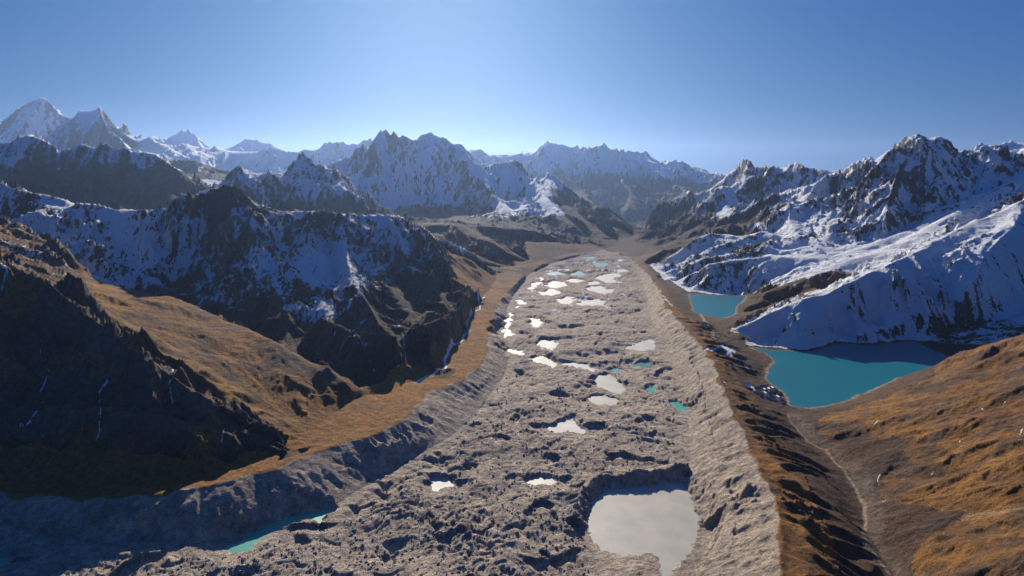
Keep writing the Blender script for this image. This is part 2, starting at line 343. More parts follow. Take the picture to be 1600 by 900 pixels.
def enlarge(z, shape):
    h, w = shape
    yi = np.clip((np.arange(h) - 0.5) / 2, 0, z.shape[0] - 1); xi = np.clip((np.arange(w) - 0.5) / 2, 0, z.shape[1] - 1)
    y0 = np.floor(yi).astype(int); x0 = np.floor(xi).astype(int)
    y1 = np.minimum(y0 + 1, z.shape[0] - 1); x1 = np.minimum(x0 + 1, z.shape[1] - 1)
    fy = (yi - y0)[:, None]; fx = (xi - x0)[None]
    return (z[y0][:, x0] * (1 - fx) + z[y0][:, x1] * fx) * (1 - fy) + (z[y1][:, x0] * (1 - fx) + z[y1][:, x1] * fx) * fy

lv = [(cv, cm)]
while min(lv[-1][0].shape) > 12: lv.append(shrink(*lv[-1]))
z = np.full(lv[-1][0].shape, 200.0)
for k in range(len(lv) - 1, -1, -1):
    if z.shape != lv[k][0].shape: z = enlarge(z, lv[k][0].shape)
    z = relax(z, lv[k][0], lv[k][1], 300 if k > 3 else 60)
BASE = z
# nearest label by jump flooding
lab = clab.copy(); si = np.where(lab > 0, gi, -9999); sj = np.where(lab > 0, gj, -9999)
st = 512
while st >= 1:
    for di in (-st, 0, st):
        for dj in (-st, 0, st):
            if di == 0 and dj == 0: continue
            a0, a1 = max(0, di), min(NR, NR + di); b0, b1 = max(0, dj), min(NT, NT + dj)
            if a0 >= a1 or b0 >= b1: continue
            T = (slice(a0, a1), slice(b0, b1)); Q = (slice(a0 - di, a1 - di), slice(b0 - dj, b1 - dj))
            nd = (si[Q] - gi[T]) ** 2 + (sj[Q] - gj[T]) ** 2
            od = (si[T] - gi[T]) ** 2 + (sj[T] - gj[T]) ** 2
            b = nd < od
            for arr, src in ((si, si), (sj, sj), (lab, lab)):
                t_ = arr[T]; q_ = src[Q].copy(); t_[b] = q_[b]
    st //= 2
LAB = lab
def blur(a, n):
    for _ in range(n):
        p = np.pad(a, 1, mode='edge')
        a = (p[:-2, 1:-1] + p[2:, 1:-1] + 2 * a) * f32(0.25)
        p = np.pad(a, 1, mode='edge')
        a = (p[1:-1, :-2] + p[1:-1, 2:] + 2 * a) * f32(0.25)
    return a
SB = blur(BASE, 3)
gr_ = np.gradient(SB, dth, axis=0) / gr; gt_ = np.gradient(SB, dth, axis=1) / gr
GZX = (gr_ * np.sin(gth) + gt_ * np.cos(gth)).astype(f32); GZY = (gr_ * np.cos(gth) - gt_ * np.sin(gth)).astype(f32)

def sample(A, th, rho):
    i = np.clip((rho - RHO0) / dth, 0, NR - 1.001); j = np.clip((th - TH0) / dth, 0, NT - 1.001)
    i0 = i.astype(np.int32); j0 = j.astype(np.int32); fi = (i - i0).astype(f32); fj = (j - j0).astype(f32)
    return (A[i0, j0] * (1 - fi) + A[i0 + 1, j0] * fi) * (1 - fj) + (A[i0, j0 + 1] * (1 - fi) + A[i0 + 1, j0 + 1] * fi) * fj

# ------------------------------------------------------------------ where the mesh rows go: finer where the ground is steep, coarser far behind crests
NC, NRW = 1400, 1040
DENS_H = 0.25
vv = -(BASE - CAM_Z) / np.maximum(GY, 1)
vis = vv <= np.minimum.accumulate(vv, axis=0) + 0.004
dv = np.abs(np.gradient(vv, axis=0))
dens = np.where(vis, 1.0, DENS_H) * dv + 0.00075 + np.where(vis, 0.0004, 0)
dens = blur(dens.astype(f32), 6)
for _ in range(10):
    p = np.pad(dens, ((0, 0), (4, 4)), mode='edge'); dens = (p[:, :-8] + p[:, 8:] + dens) / 3
cum = np.concatenate([np.zeros((1, NT)), np.cumsum((dens[1:] + dens[:-1]) / 2, axis=0)])
cum /= cum[-1]
tgt = np.linspace(0, 1, NRW)
rows = np.stack([np.interp(tgt, cum[:, j], RHO0 + np.arange(NR) * dth) for j in range(NT)], 1)       # NRW x NT
tc = np.linspace(0, NT - 1.001, NC); j0 = tc.astype(int); fj = tc - j0
RHO = (rows[:, j0] * (1 - fj) + rows[:, j0 + 1] * fj).astype(np.float64)
TH = np.broadcast_to(TH0 + tc * dth, RHO.shape)
RR = np.exp(RHO)
X = (RR * np.sin(TH)).ravel(); Y = (RR * np.cos(TH)).ravel()
th = TH.ravel(); rho = RHO.ravel(); rr = RR.ravel().astype(f32)
B = sample(BASE, th, rho)
gx = sample(GZX, th, rho); gy = sample(GZY, th, rho)
LB = LAB[np.clip(np.round((rho - RHO0) / dth).astype(int), 0, NR - 1), np.clip(np.round((th - TH0) / dth).astype(int), 0, NT - 1)]
def isl(*names):
    m = np.zeros(LB.shape, bool)
    for n in names: m |= LB == LID[n]
    return m

# ------------------------------------------------------------------ gullies that run down the slope, octave by octave
def gully_octave(x, y, lam, dx, dy, seed, kf=1.0):
    px = x / lam; py = y / lam
    cx = np.floor(px).astype(np.int32); cy = np.floor(py).astype(np.int32)
    fx = (px - cx).astype(f32); fy = (py - cy).astype(f32)
    s = np.zeros(x.shape, f32); dg = np.zeros(x.shape, f32); wt = np.full(x.shape, 1e-4, f32)
    for j in (-1, 0, 1):
        for i in (-1, 0, 1):
            h = h2(cx + i, cy + j, seed)
            ox = (h & np.uint32(1023)).astype(f32) / 1023 * f32(.7) + f32(.15) + i
            oy = ((h >> np.uint32(10)) & np.uint32(1023)).astype(f32) / 1023 * f32(.7) + f32(.15) + j
            ax = fx - ox; ay = fy - oy
            w = np.maximum(0, 1 - (ax * ax + ay * ay) / f32(1.32)); w *= w
            m = (ax * dx + ay * dy) * f32(np.pi * kf)
            sn = np.sin(m)
            s += w * (1 - 2 * np.abs(sn)); dg += w * (-2 * np.cos(m) * np.sign(sn)); wt += w
    return s / wt, dg / wt * f32(np.pi * kf) / f32(lam)

def erode(x, y, gx, gy, rr, amp, lams, lmax, seed=3):
    H = np.zeros(x.shape, f32); HS = np.zeros(x.shape, f32)
    gx = gx.copy(); gy = gy.copy()
    for o, lam in enumerate(lams):
        fade = sstep(0.0042 * lam / lam, 0.0085, lam / rr) * (1 - sstep(0.16, 0.34, lam / rr)) * (1 - sstep(.8, 1.3, lam / lmax))
        act = np.nonzero(fade * amp > 0.01)[0]
        if len(act) == 0: continue
        xs, ys = x[act], y[act]
        gxs, gys = gx[act], gy[act]
        gl = np.sqrt(gxs * gxs + gys * gys) + 1e-5
        dx, dy = -gys / gl, gxs / gl
        v, dg = gully_octave(xs, ys, lam, dx, dy, seed + o * 7)
        a = (amp[act] * fade[act] * lam * f32(0.15) * np.minimum(gl, 1.0) ** 0.8).astype(f32)
        H[act] += a * v
        HS[act] += v * np.minimum(1, amp[act]) * fade[act] * (1 - sstep(.035, .07, lam / rr[act]))
        gx[act] += a * dg * dx; gy[act] += a * dg * dy
    return H, gx, gy, HS

dist_c = np.sqrt((si - gi) ** 2.0 + (sj - gj) ** 2.0).astype(f32)
DC = sample(blur(np.minimum(dist_c, 40), 1), th, rho)
slope = np.sqrt(gx * gx + gy * gy)
U = (800 + FPX * X / Y).astype(f32)
Vb = (HOR + FPX * (CAM_Z - B) / Y).astype(f32)
x32 = X.astype(f32); y32 = Y.astype(f32)

def region(default, table, n=5):
    lut = np.full(len(labels) + 1, default, f32)
    for nm_, v_ in table.items(): lut[LID[nm_]] = v_
    return sample(blur(lut[LAB], n), th, rho)
ck = region(.22, {'rock_massif': .40, 'left_cliffs': .32, 'twin_peaks': .27, 'far_range': .4, 'southern_range': .3, 'snowy_massif': .3, 'front_spur': .35, 'middle_peak': .3, 'far_peak_ridge': .25})
amp = (ck + (1 - ck) * sstep(0, 8, DC)) * region(1.0, {'near_hill': .5, 'left_moraine': .8, 'right_moraine': .85, 'glacier': .5, 'right_valley': .3, 'snow_dome': 1.2, 'brown_slopes': 1.6, 'brown_ridge': .6, 'far_pyramid': .7, 'far_peak_west': .9,
    'far_peak_ridge': 1.2, 'far_range': 1.5, 'southern_range': 1.3, 'rock_massif': 1.4, 'lake_cliffs': 1.2, 'valley_head': .5, 'horizon_land': .4, 'long_crest': 1.0, 'snowy_massif': 1.35, 'twin_peaks': 1.2, 'middle_peak': 1.2, 'left_cliffs': 1.6, 'front_spur': 1.6, 'valley_side': 1.2})
# keep lakes, glacier bed and shelves calm
near = Y < 7000
ni = np.nonzero(near)[0]
dgl = np.full(B.shape, 1e5, f32)
dgl[ni] = segdist(x32[ni], y32[ni], GLACIER)
ingl = np.zeros(B.shape, bool); ingl[ni] = inpoly(x32[ni], y32[ni], GLACIER)
dl = np.full(B.shape, 1e5, f32); inl = np.zeros(B.shape, bool)
li = np.nonzero((Y > 1500) & (Y < 3600) & (X > 500))[0]
for lk in (LAKE1, LAKE2):
    wob = 5 * perlin(x32[li] / 45, y32[li] / 45, 77) + 2.5 * perlin(x32[li] / 15, y32[li] / 15, 78)
    sdl = segdist(x32[li], y32[li], lk) * np.where(inpoly(x32[li], y32[li], lk), -1, 1) + wob
    dl[li] = np.minimum(dl[li], sdl)
inl = dl < 0
kn = isl('brown_ridge') & (U < 150) & (Vb < 440)
amp[kn] = np.maximum(amp[kn], 1.2 * sstep(150, 90, U[kn])); 
amp *= np.where(ingl, 0, sstep(0, 25, dgl)) * sstep(0, 60, dl)
amp *= sstep(0.02, 0.12, slope)
mm_ = isl('left_moraine', 'right_moraine')
amp[mm_] *= (.35 + 1.1 * sstep(-.3, .5, fbm(x32[mm_] / 170, y32[mm_] / 170, 2, 401)))

wx = x32 + 26 * perlin(x32 / 260, y32 / 260, 5) + 9 * perlin(x32 / 70, y32 / 70, 6)
wy = y32 + 26 * perlin(x32 / 260, y32 / 260, 7) + 9 * perlin(x32 / 70, y32 / 70, 8)
lmax = np.exp(region(9.2, {'left_moraine': 4.2, 'right_moraine': 4.5, 'glacier': 4.0, 'right_valley': 4.4, 'near_hill': 5.2, 'brown_ridge': 5.4, 'snow_dome': 6.0}))
E, ex, ey, HS = erode(wx, wy, gx, gy, rr, amp, [4200, 2300, 1300, 720, 400, 225, 125, 70, 40, 22, 12], lmax)
cap = .0065 * rr
E = np.where(E > cap, cap + (E - cap) * .35, E)
# craggy rock relief where it is steep
C = np.zeros(B.shape, f32)
for o, lam in enumerate((900, 430, 210, 100, 48, 23, 11)):
    fade = sstep(0.004, 0.009, lam / rr) * (1 - sstep(0.10, 0.25, lam / rr)) * amp * sstep(0.25, 0.8, slope) * (np.minimum(1, ck + .1) + (1 - np.minimum(1, ck + .1)) * sstep(1, 9, DC))
    a = np.nonzero(fade > 0.01)[0]
    if len(a):
        n = 1 - 2 * np.abs(perlin(wx[a] / lam, wy[a] / lam * 1.0, 40 + o))
        C[a] += fade[a] * n * f32(0.075 * lam)
H = B + E + C
H[inl] = np.minimum(LZ - 1 + dl[inl] * 0.3, LZ - 1)
sh = (~inl) & (dl < 40)
H[sh] = np.maximum(H[sh], LZ + 0.3 + dl[sh] * 0.05)
sh = (~inl) & (dl < 25)
H[sh] = LZ + 0.3 + np.maximum(0, H[sh] - LZ - 0.3) * sstep(-6, 25, dl[sh]) 

# old side ridges that run down the outer flank of the right moraine
k = np.nonzero((X > 250) & (X < 900) & (Y > 700) & (Y < 2600) & ~ingl & ~inl)[0]
rcx = [q for l, q in LINES if l == 'right_moraine'][0]
pr = [(p[0], p[1]) for p in rcx]
xc = np.interp(Y[k], [p[1] for p in pr][::1], [p[0] for p in pr])
off = X[k] - xc
wv = 1 - 2 * np.abs(perlin(off / 150 + .25 * perlin(x32[k] / 60, y32[k] / 60, 411) + Y[k] / 300, Y[k] / 52 + .8 * perlin(x32[k] / 130, y32[k] / 130, 412) + off / 260, 413))
H[k] += (11 * wv * sstep(8, 50, off) * (1 - sstep(120, 200, off)) * sstep(15, 60, dl[k]) * sstep(90, 230, np.hypot(x32[k] - 790, y32[k] - 1760)) * sstep(.1, .5, 1 - np.abs(B[k] - 50) / 60)).astype(f32)

# left moraine wall, shelf and glacier: small scale relief
m = isl('left_moraine', 'right_moraine', 'right_valley', 'near_hill', 'brown_ridge')
a = np.nonzero(m & ~ingl & ~inl)[0]
for lam, k in ((60, 2.2), (26, 1.2), (11, .55), (5, .25)):
    fd = sstep(0.003, 0.008, lam / rr[a]) * sstep(0, 20, dl[a])
    H[a] += fd * k * perlin(x32[a] / lam, y32[a] / lam, 91)

# ------------------------------------------------------------------ rubble glacier
g = np.nonzero(ingl)[0]
xg, yg = x32[g], y32[g]
ca, sa = math.cos(.25), math.sin(.25)
xr = (xg * ca + yg * sa); yr = (-xg * sa + yg * ca)
xw = xr + 30 * perlin(xr / 120, yr / 120, 11) + 10 * perlin(xr / 38, yr / 38, 12)
yw = yr + 30 * perlin(xr / 120, yr / 120, 13) + 10 * perlin(xr / 38, yr / 38, 14)
edge = sstep(0, 55, dgl[g])
big = perlin(xw / 210, yw / 170, 21)
hum = np.zeros(g.shape, f32)
xv = xw + 22 * perlin(xr / 34, yr / 34, 15); yv = yw + 22 * perlin(xr / 34, yr / 34, 16)
rough = .55 + .75 * sstep(-.35, .45, perlin(xr / 260, yr / 200, 62))
for lam, k, s in ((120, 7, 31), (62, 3.5, 32), (33, 2.4, 33), (18, 2.0, 34), (9.5, 1.15, 35), (5, .6, 36)):
    fd = sstep(0.0026, 0.0065, lam / rr[g])
    n = perlin((xv if lam < 70 else xw) / (lam * 1.5), (yv if lam < 70 else yw) / lam, s)
    hum += fd * k * rough * (1 - 2.3 * np.abs(n)) if lam < 100 else fd * k * n
pit = sstep(0.52, 0.95, perlin(xv / 80, yv / 60, 61) * 1.3 + .15)
HG = 5 * big + .88 * hum - 9 * pit
HG *= 0.25 + 0.75 * edge
PONDS = [
 ('big', -9, 'grey', [(948, 764), (970, 764), (1000, 762), (1040, 757), (1066, 755), (1073, 762), (1080, 778), (1091, 812), (1091, 825), (1082, 855), (1062, 880), (1052, 888), (1050, 905), (1036, 905), (1033, 890), (1030, 868), (1015, 864), (985, 868), (968, 868), (940, 858), (928, 848), (920, 828), (918, 815), (925, 792), (932, 778)]),
 ('', -3, 'ice', [(822, 456), (833, 443), (845, 432), (853, 437), (847, 445), (835, 450), (828, 457)]),
 ('', -3, 'ice', [(849, 448), (865, 440), (886, 440), (884, 447), (870, 451), (855, 450)]),
 ('', -3, 'ice', [(880, 436), (900, 434), (912, 438), (905, 442), (890, 441)]),
 ('', -3, 'ice', [(929, 434), (945, 429), (966, 427), (971, 430), (957, 435), (964, 442), (948, 441), (935, 437)]),
 ('', -3, 'ice', [(917, 450), (935, 447), (947, 451), (960, 452), (950, 461), (935, 459), (922, 455)]),
 ('', -3, 'ice', [(866, 467), (885, 462), (896, 465), (903, 472), (880, 475)]),
 ('', -3, 'ice', [(903, 473), (918, 468), (935, 464), (947, 465), (937, 476), (905, 478)]),
 ('', -3, 'ice', [(846, 456), (862, 452), (873, 457), (862, 462), (850, 460)]),
 ('', -3, 'ice', [(807, 481), (812, 470), (817, 460), (822, 463), (818, 472), (812, 479)]),
 ('', -3, 'ice', [(785, 529), (788, 507), (797, 489), (801, 495), (796, 510), (799, 520), (793, 528)]),
 ('', -3, 'ice', [(826, 498), (845, 499), (849, 507), (838, 511), (830, 506)]),
 ('', -3, 'ice', [(974, 543), (985, 539), (1005, 531), (1016, 530), (1026, 542), (1010, 547), (995, 548)]),
 ('', -3, 'ice', [(839, 538), (850, 531), (866, 531), (873, 536), (862, 546), (845, 544)]),
 ('', -3, 'ice', [(824, 560), (840, 557), (860, 560), (874, 570), (865, 574), (845, 569)]),
 ('', -3, 'ice', [(879, 567), (900, 565), (916, 570), (933, 577), (928, 581), (905, 574), (890, 572)]),
 ('', -3, 'ice', [(789, 544), (805, 547), (821, 547), (816, 554), (800, 552)]),
 ('', -5, 'grey', [(926, 595), (940, 587), (956, 582), (966, 595), (979, 608), (970, 616), (955, 613), (940, 607)]),
 ('', -5, 'grey', [(916, 628), (925, 620), (945, 616), (965, 625), (956, 634), (935, 632)]),
 ('', -5, 'ice', [(853, 669), (870, 661), (896, 654), (906, 662), (908, 670), (921, 676), (895, 674), (870, 675)]),
 ('', -5, 'grey', [(820, 752), (835, 745), (850, 748), (862, 743), (870, 752), (855, 758), (835, 757)]),
 ('', -6, 'teal', [(1046, 628), (1058, 626), (1071, 630), (1071, 640), (1062, 647), (1056, 636)]),
 ('', -5, 'deep', [(981, 569), (1000, 565), (1017, 567), (1012, 574), (988, 573)]),
 ('long', -9, 'teal', [(347, 857), (375, 845), (400, 830), (430, 815), (470, 803), (512, 795), (522, 801), (505, 808), (500, 818), (485, 812), (460, 818), (440, 826), (425, 832), (405, 843), (390, 859), (370, 864)]),
 ('', -6, 'ice', [(674, 751), (685, 748), (711, 752), (704, 761), (680, 765)]),
 ('', -8, 'teal', [(-20, 874), (10, 871), (20, 877), (6, 884), (-20, 886)]),
 ('', -3, 'far', [(893, 427), (905, 423), (914, 429), (905, 433)]),
 ('', -3, 'far', [(928, 411), (945, 409), (952, 414), (935, 417)]),
 ('', -3, 'far', [(910, 402), (925, 401), (932, 405), (916, 407)]),
 ('', -3, 'far', [(858, 428), (870, 424), (880, 427), (868, 432)]),
 ('', -4, 'teal', [(1014, 606), (1022, 603), (1027, 611), (1019, 613)]),
 ('', -3, 'far', [(955, 578), (963, 575), (975, 577), (966, 582)]),
 ('', -3, 'ice', [(918, 441), (930, 439), (934, 443), (922, 445)]),
 ('', -3, 'ice', [(962, 423), (975, 420), (981, 423), (970, 426)]),
]
bank = [lev(u, v, -6)[:2] for u, v in [(905, 830), (922, 790), (945, 760), (1000, 752), (1045, 748), (1068, 742)]]
db = segdist(xg, yg, bank, False)
HG += 21 * np.exp(-((db - 9) / 17) ** 2) * (.75 + .6 * perlin(xg / 40, yg / 40, 75)) * (yg > np.interp(xg, [p[0] for p in bank], [p[1] for p in bank]) - 14)
H[g] = HG
PD = np.full(B.shape, 1e5, f32)
pn = np.nonzero(ingl | (dgl < 90))[0]
xp, yp = x32[pn], y32[pn]
for nm, zp, kind, poly in PONDS:
    pw = [lev(u, v, zp)[:2] for u, v in poly]
    ax = [p[0] for p in pw]; ay = [p[1] for p in pw]
    k = pn[(xp > min(ax) - 90) & (xp < max(ax) + 90) & (yp > min(ay) - 90) & (yp < max(ay) + 90)]
    wb = 4 if nm else float(np.clip(np.mean(ay) / 170, 7, 17))
    wb *= 1 + .9 * float(sstep(2500, 3200, np.mean(ay)))
    wob = wb * 1.25 * (perlin(x32[k] / (3.5 * wb), y32[k] / (3.5 * wb), 71) + .6 * perlin(x32[k] / (1.3 * wb), y32[k] / (1.3 * wb), 72))
    d = segdist(x32[k], y32[k], pw) * np.where(inpoly(x32[k], y32[k], pw), -1, 1) + wob
    hk = H[k]
    lim = zp + 0.3 + d * np.where(y32[k] < np.mean(ay), 0.10, 0.75)
    t = np.where(d < 0, zp - 1.0 + np.maximum(d, -8) * .3, np.minimum(np.maximum(hk, zp + 0.4), np.maximum(lim, zp + 0.4)))
    H[k] = np.where(d < 0, t, hk + (t - hk) * np.where(d < 25, 1, sstep(60, 25, d)))
    PD[k] = np.minimum(PD[k], d)
pdist = PD[g]
H = H.astype(f32)

# ------------------------------------------------------------------ surface slope after relief
Z2 = H.reshape(NRW, NC)
X2 = X.reshape(NRW, NC); Y2 = Y.reshape(NRW, NC)
def ngrad():
    ax = np.gradient(X2, axis=0); ay = np.gradient(Y2, axis=0); az = np.gradient(Z2, axis=0)
    bx = np.gradient(X2, axis=1); by = np.gradient(Y2, axis=1); bz = np.gradient(Z2, axis=1)
    nx = ay * bz - az * by; ny = az * bx - ax * bz; nz = ax * by - ay * bx
    l = np.sqrt(nx * nx + ny * ny + nz * nz) * np.sign(nz)
    return (nx / l).astype(f32).ravel(), (ny / l).astype(f32).ravel(), (nz / l).astype(f32).ravel()
NX, NY, NZ = ngrad()
V = (HOR + FPX * (CAM_Z - H) / Y).astype(f32)

# ------------------------------------------------------------------ what covers the ground: rock, grass, rubble, snow
def col(r, g_, b): return np.array([r, g_, b], f32)
ROCK, ROCK2 = col(.050, .045, .043), col(.12, .098, .08)
GRASS, GRASS2, GRASS3 = col(.26, .120, .028), col(.17, .078, .026), col(.09, .052, .03)
RUB, RUB2 = col(.47, .37, .285), col(.33, .27, .215)
SAND = col(.42, .33, .24)
n1 = fbm(x32 / 420, y32 / 420, 5, 201)
n2 = fbm(x32 / 60, y32 / 60, 4, 211)
n3 = fbm(x32 / 1500, y32 / 1500, 4, 221)
def mix(a, b, t): return a + (b - a) * t[:, None]
base = mix(np.broadcast_to(ROCK, (len(B), 3)), ROCK2, sstep(-.3, .4, n1 + .6 * n2))
grass = mix(np.broadcast_to(GRASS2, (len(B), 3)), GRASS, sstep(-.25, .3, n2 * .7 + n1))
grass = mix(grass, GRASS3, sstep(.05, .45, fbm(x32 / 130, y32 / 130, 3, 231)))
# how much grass: low ground, not too steep
ga = np.zeros(B.shape, f32)
alt = lambda lo, hi: sstep(hi, lo, H + 60 * n1 + 25 * n2)
steep = sstep(.60, .80, NZ + .10 * n2)
for names, val in ((('left_moraine', 'right_moraine', 'right_valley', 'near_hill', 'brown_ridge'), 1.0),):
    k = isl(*names); ga[k] = (val * sstep(.45, .68, NZ[k] + .1 * n2[k]))
k = isl('brown_slopes', 'valley_head', 'valley_side'); ga[k] = (alt(330, 480) * sstep(.45, .7, NZ))[k]
k = isl('snowy_massif', 'front_spur', 'rock_massif', 'lake_cliffs', 'long_crest', 'snow_dome'); ga[k] = (alt(150, 420) * sstep(.50, .78, NZ) * .8)[k]
k = isl('front_spur'); ga[k] = (sstep(.72, .90, NZ + .12 * n2) * .45)[k]
k = isl('snowy_massif'); ga[k] = (alt(140, 330) * sstep(.66, .88, NZ + .1 * n2) * .8)[k]
gdk = isl('brown_slopes', 'valley_head', 'valley_side', 'right_valley', 'rock_massif', 'lake_cliffs', 'snowy_massif')
grass[gdk] = grass[gdk] * .22 + col(.058, .037, .030) * .78
base = mix(base, grass, ga)
# bare inner walls of the two moraines, rubble
rub = mix(np.broadcast_to(RUB2, (len(B), 3)), RUB, sstep(-.5, .5, fbm(x32 / 35, y32 / 35, 4, 241) + .6 * n1))
wall = np.zeros(B.shape, f32)
k = np.nonzero((dgl < 400) & ~ingl & isl('left_moraine', 'right_moraine', 'glacier'))[0]
CR = [p[:2] for l, pts in LINES if l == 'left_moraine' for p in pts][:34]
CRR = [p[:2] for p in [q for l, q in LINES if l == 'right_moraine'][0]]
lc = [q for l, q in LINES if l == 'left_moraine'][0]; rc = [q for l, q in LINES if l == 'right_moraine'][0]
inner = [p[:2] for p in lc] + [p[:2] for p in rc][::-1]
inn = inpoly(x32[k], y32[k], inner)
dcr = np.minimum(segdist(x32[k], y32[k], [p[:2] for p in lc], False), segdist(x32[k], y32[k], [p[:2] for p in rc], False))
dsg = np.where(inn, dcr, -dcr) + 9 * n2[k] + 13 * perlin(x32[k] / 60, y32[k] / 60, 281)
wall[k] = sstep(-2, 5, dsg)
wall[ingl] = 1
base = mix(base, rub, wall)
k2 = isl('right_moraine') & (wall > .5)
base[k2] = base[k2] * .3 + .7 * mix(rub[k2], SAND, sstep(-.6, .3, n1[k2] + .5 * n2[k2]) * .9)
gk = np.zeros(B.shape, f32)
# greyer bluish ice-cored rubble in places, wet shores
gb = sstep(.1, .5, fbm(xg / 90, yg / 90, 4, 251))
base[g] = mix(base[g], col(.19, .18, .18), gb * .55)
base[g] = mix(base[g], col(.46, .38, .29), sstep(.0, .5, fbm(xg / 140, yg / 70, 5, 252, .6)) * .6)
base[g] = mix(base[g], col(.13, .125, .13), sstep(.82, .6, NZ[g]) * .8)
base[g] = mix(base[g], col(.5, .47, .43), sstep(4, 0, np.abs(pdist - 1)) * .5)

# trodden paths on the right shelf, dry stream bed
PATH = [lev(u, v, 24)[:2] for u, v in [(1232, 648), (1238, 662), (1256, 682), (1262, 690), (1290, 703), (1303, 720), (1318, 735), (1328, 748), (1340, 772), (1351, 790), (1352, 815), (1349, 845), (1356, 862), (1372, 880), (1392, 905), (1420, 960)]]
PATH2 = [lev(u, v, 24)[:2] for u, v in [(1092, 484), (1100, 498), (1108, 512), (1115, 523), (1112, 532), (1120, 540)]]
k = np.nonzero((X > 350) & (X < 1300) & (Y > 700) & (Y < 3300))[0]
for pth, w_ in ((PATH, 3.2), (PATH2, 6)):
    d = segdist(x32[k] + 5 * n2[k], y32[k] + 5 * n1[k], pth, False)
    base[k] = mix(base[k], col(.42, .30, .18), sstep(w_ * 1.6, w_ * .5, d) * .8)
d = segdist(x32[k] + 12 * n1[k], y32[k], [(p[0] + 14, p[1]) for p in PATH], False)
base[k] = mix(base[k], col(.24, .19, .145), sstep(34, 4, d + 22 * n2[k]) * .35)
k = np.nonzero((dl > 0) & (dl < 30))[0]
base[k] = mix(base[k], col(.34, .27, .19), sstep(16, 4, dl[k] + 5 * n2[k]) * .8)
k = np.nonzero(isl('brown_ridge', 'front_spur') & (wall < .5))[0]
base[k] = mix(base[k], col(.105, .075, .062), sstep(.0, .3, fbm(x32[k] / 190, y32[k] / 120, 5, 271, .6)) * .75)
base[k] = mix(base[k], col(.30, .16, .04), sstep(.05, .35, fbm(x32[k] / 160, y32[k] / 110, 4, 272, .55)) * .5)
k = np.nonzero((wall > .5) & ~ingl)[0]
base[k] = mix(base[k], col(.20, .17, .145), sstep(.0, .35, fbm(x32[k] / 95, y32[k] / 32, 5, 273, .6)) * .7)
base[k] = mix(base[k], col(.46, .36, .26), sstep(.05, .4, fbm(x32[k] / 70, y32[k] / 45, 4, 274, .6)) * .55)
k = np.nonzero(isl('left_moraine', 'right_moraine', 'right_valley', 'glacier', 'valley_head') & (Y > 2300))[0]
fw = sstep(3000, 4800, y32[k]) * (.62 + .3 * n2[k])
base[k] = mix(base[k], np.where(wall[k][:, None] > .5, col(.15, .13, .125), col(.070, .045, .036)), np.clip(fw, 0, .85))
k = np.nonzero(isl('left_moraine') & (wall < .5) & (Y < 3300))[0]
base[k] = mix(base[k], col(.30, .135, .028), .55 * sstep(-.35, .15, n2[k] + .4))
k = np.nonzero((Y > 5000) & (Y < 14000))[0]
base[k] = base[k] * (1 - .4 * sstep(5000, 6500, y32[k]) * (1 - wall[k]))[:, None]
# pale scree strands on the near hill
k = np.nonzero(isl('near_hill'))[0]
base[k] = mix(base[k], col(.36, .25, .13), sstep(.35, .6, fbm(x32[k] / 150 + y32[k] / 90, (y32[k] - x32[k] * .3) / 420, 4, 261)) * .6)
base[k] = mix(base[k], col(.085, .06, .045), sstep(-.02, .3, fbm(x32[k] / 120, y32[k] / 70, 5, 262, .62)) * .55)
base[k] = mix(base[k], col(.10, .095, .09), sstep(.15, .4, fbm(x32[k] / 200, y32[k] / 90, 5, 263, .65)) * .5)

# snow
snow = np.zeros(B.shape, f32)
Cn = np.clip(-HS * .8, -1, 1)          # hollows hold snow
sn_ = fbm(x32 / 240, y32 / 240, 6, 301, .6)
sf = fbm(x32 / 45, y32 / 45, 4, 311, .6)
farw = sstep(4500, 8000, rr)
sn_ = sn_ * (1 - farw) + farw * fbm(x32 / 1100, y32 / 1100, 6, 302, .62)
sf = sf * (1 - farw) + farw * fbm(x32 / 260, y32 / 260, 3, 312, .6)
ST = {  # snow line low, high, cover, how much steepness sheds it
 'snowy_massif': (60, 240, .24, 1.2), 'front_spur': (200, 700, -.05, 1.0), 'left_cliffs': (600, 860, .58, 1.3), 'middle_peak': (150, 500, .38, 1.2), 'valley_behind': (300, 700, .35, 1.0), 'twin_peaks': (50, 300, .62, 1.5),
 'valley_side': (300, 560, .35, 1.0), 'far_peak_west': (500, 800, .60, 1.7), 'far_peak_ridge': (500, 800, .62, 1.7), 'far_pyramid': (500, 800, .85, 1.0), 'far_range': (300, 700, .85, .9), 'southern_range': (150, 900, .72, .9),
 'horizon_land': (300, 900, .8, .7), 'dark_foothills': (500, 1200, .25, 1.0), 'far_peak_east': (300, 600, 1.1, .6), 'rock_massif': (110, 300, .39, 1.6), 'long_crest': (20, 120, .34, 1.3), 'snow_dome': (-140, -100, .98, 1.15), 'lake_cliffs': (-60, -10, .34, 1.2)}
lo = region(5000, {k_: v_[0] for k_, v_ in ST.items()}, 2); hi = region(6000, {k_: v_[1] for k_, v_ in ST.items()}, 2)
dn = region(-1, {k_: v_[2] for k_, v_ in ST.items()}, 3); sk = region(1, {k_: v_[3] for k_, v_ in ST.items()}, 3)
snow = dn + .80 * sn_ + .34 * sf + .68 * Cn - sk * (0.72 - NZ) * 1.3 + (sstep(lo, np.maximum(hi, lo + 10), H + 80 * sn_) - 1) * 1.6
gd = isl('snow_dome') & (V > 500) & (U > 1320)
snow = snow - gd * (.12 + .5 * fbm(x32 / 120, y32 / 60, 4, 341, .6)) * (U > 1320)
snow = np.where(isl(*[k_ for k_ in LID if k_ in ('left_moraine', 'right_moraine', 'right_valley', 'near_hill', 'brown_ridge', 'glacier')]), -1, snow).astype(f32)
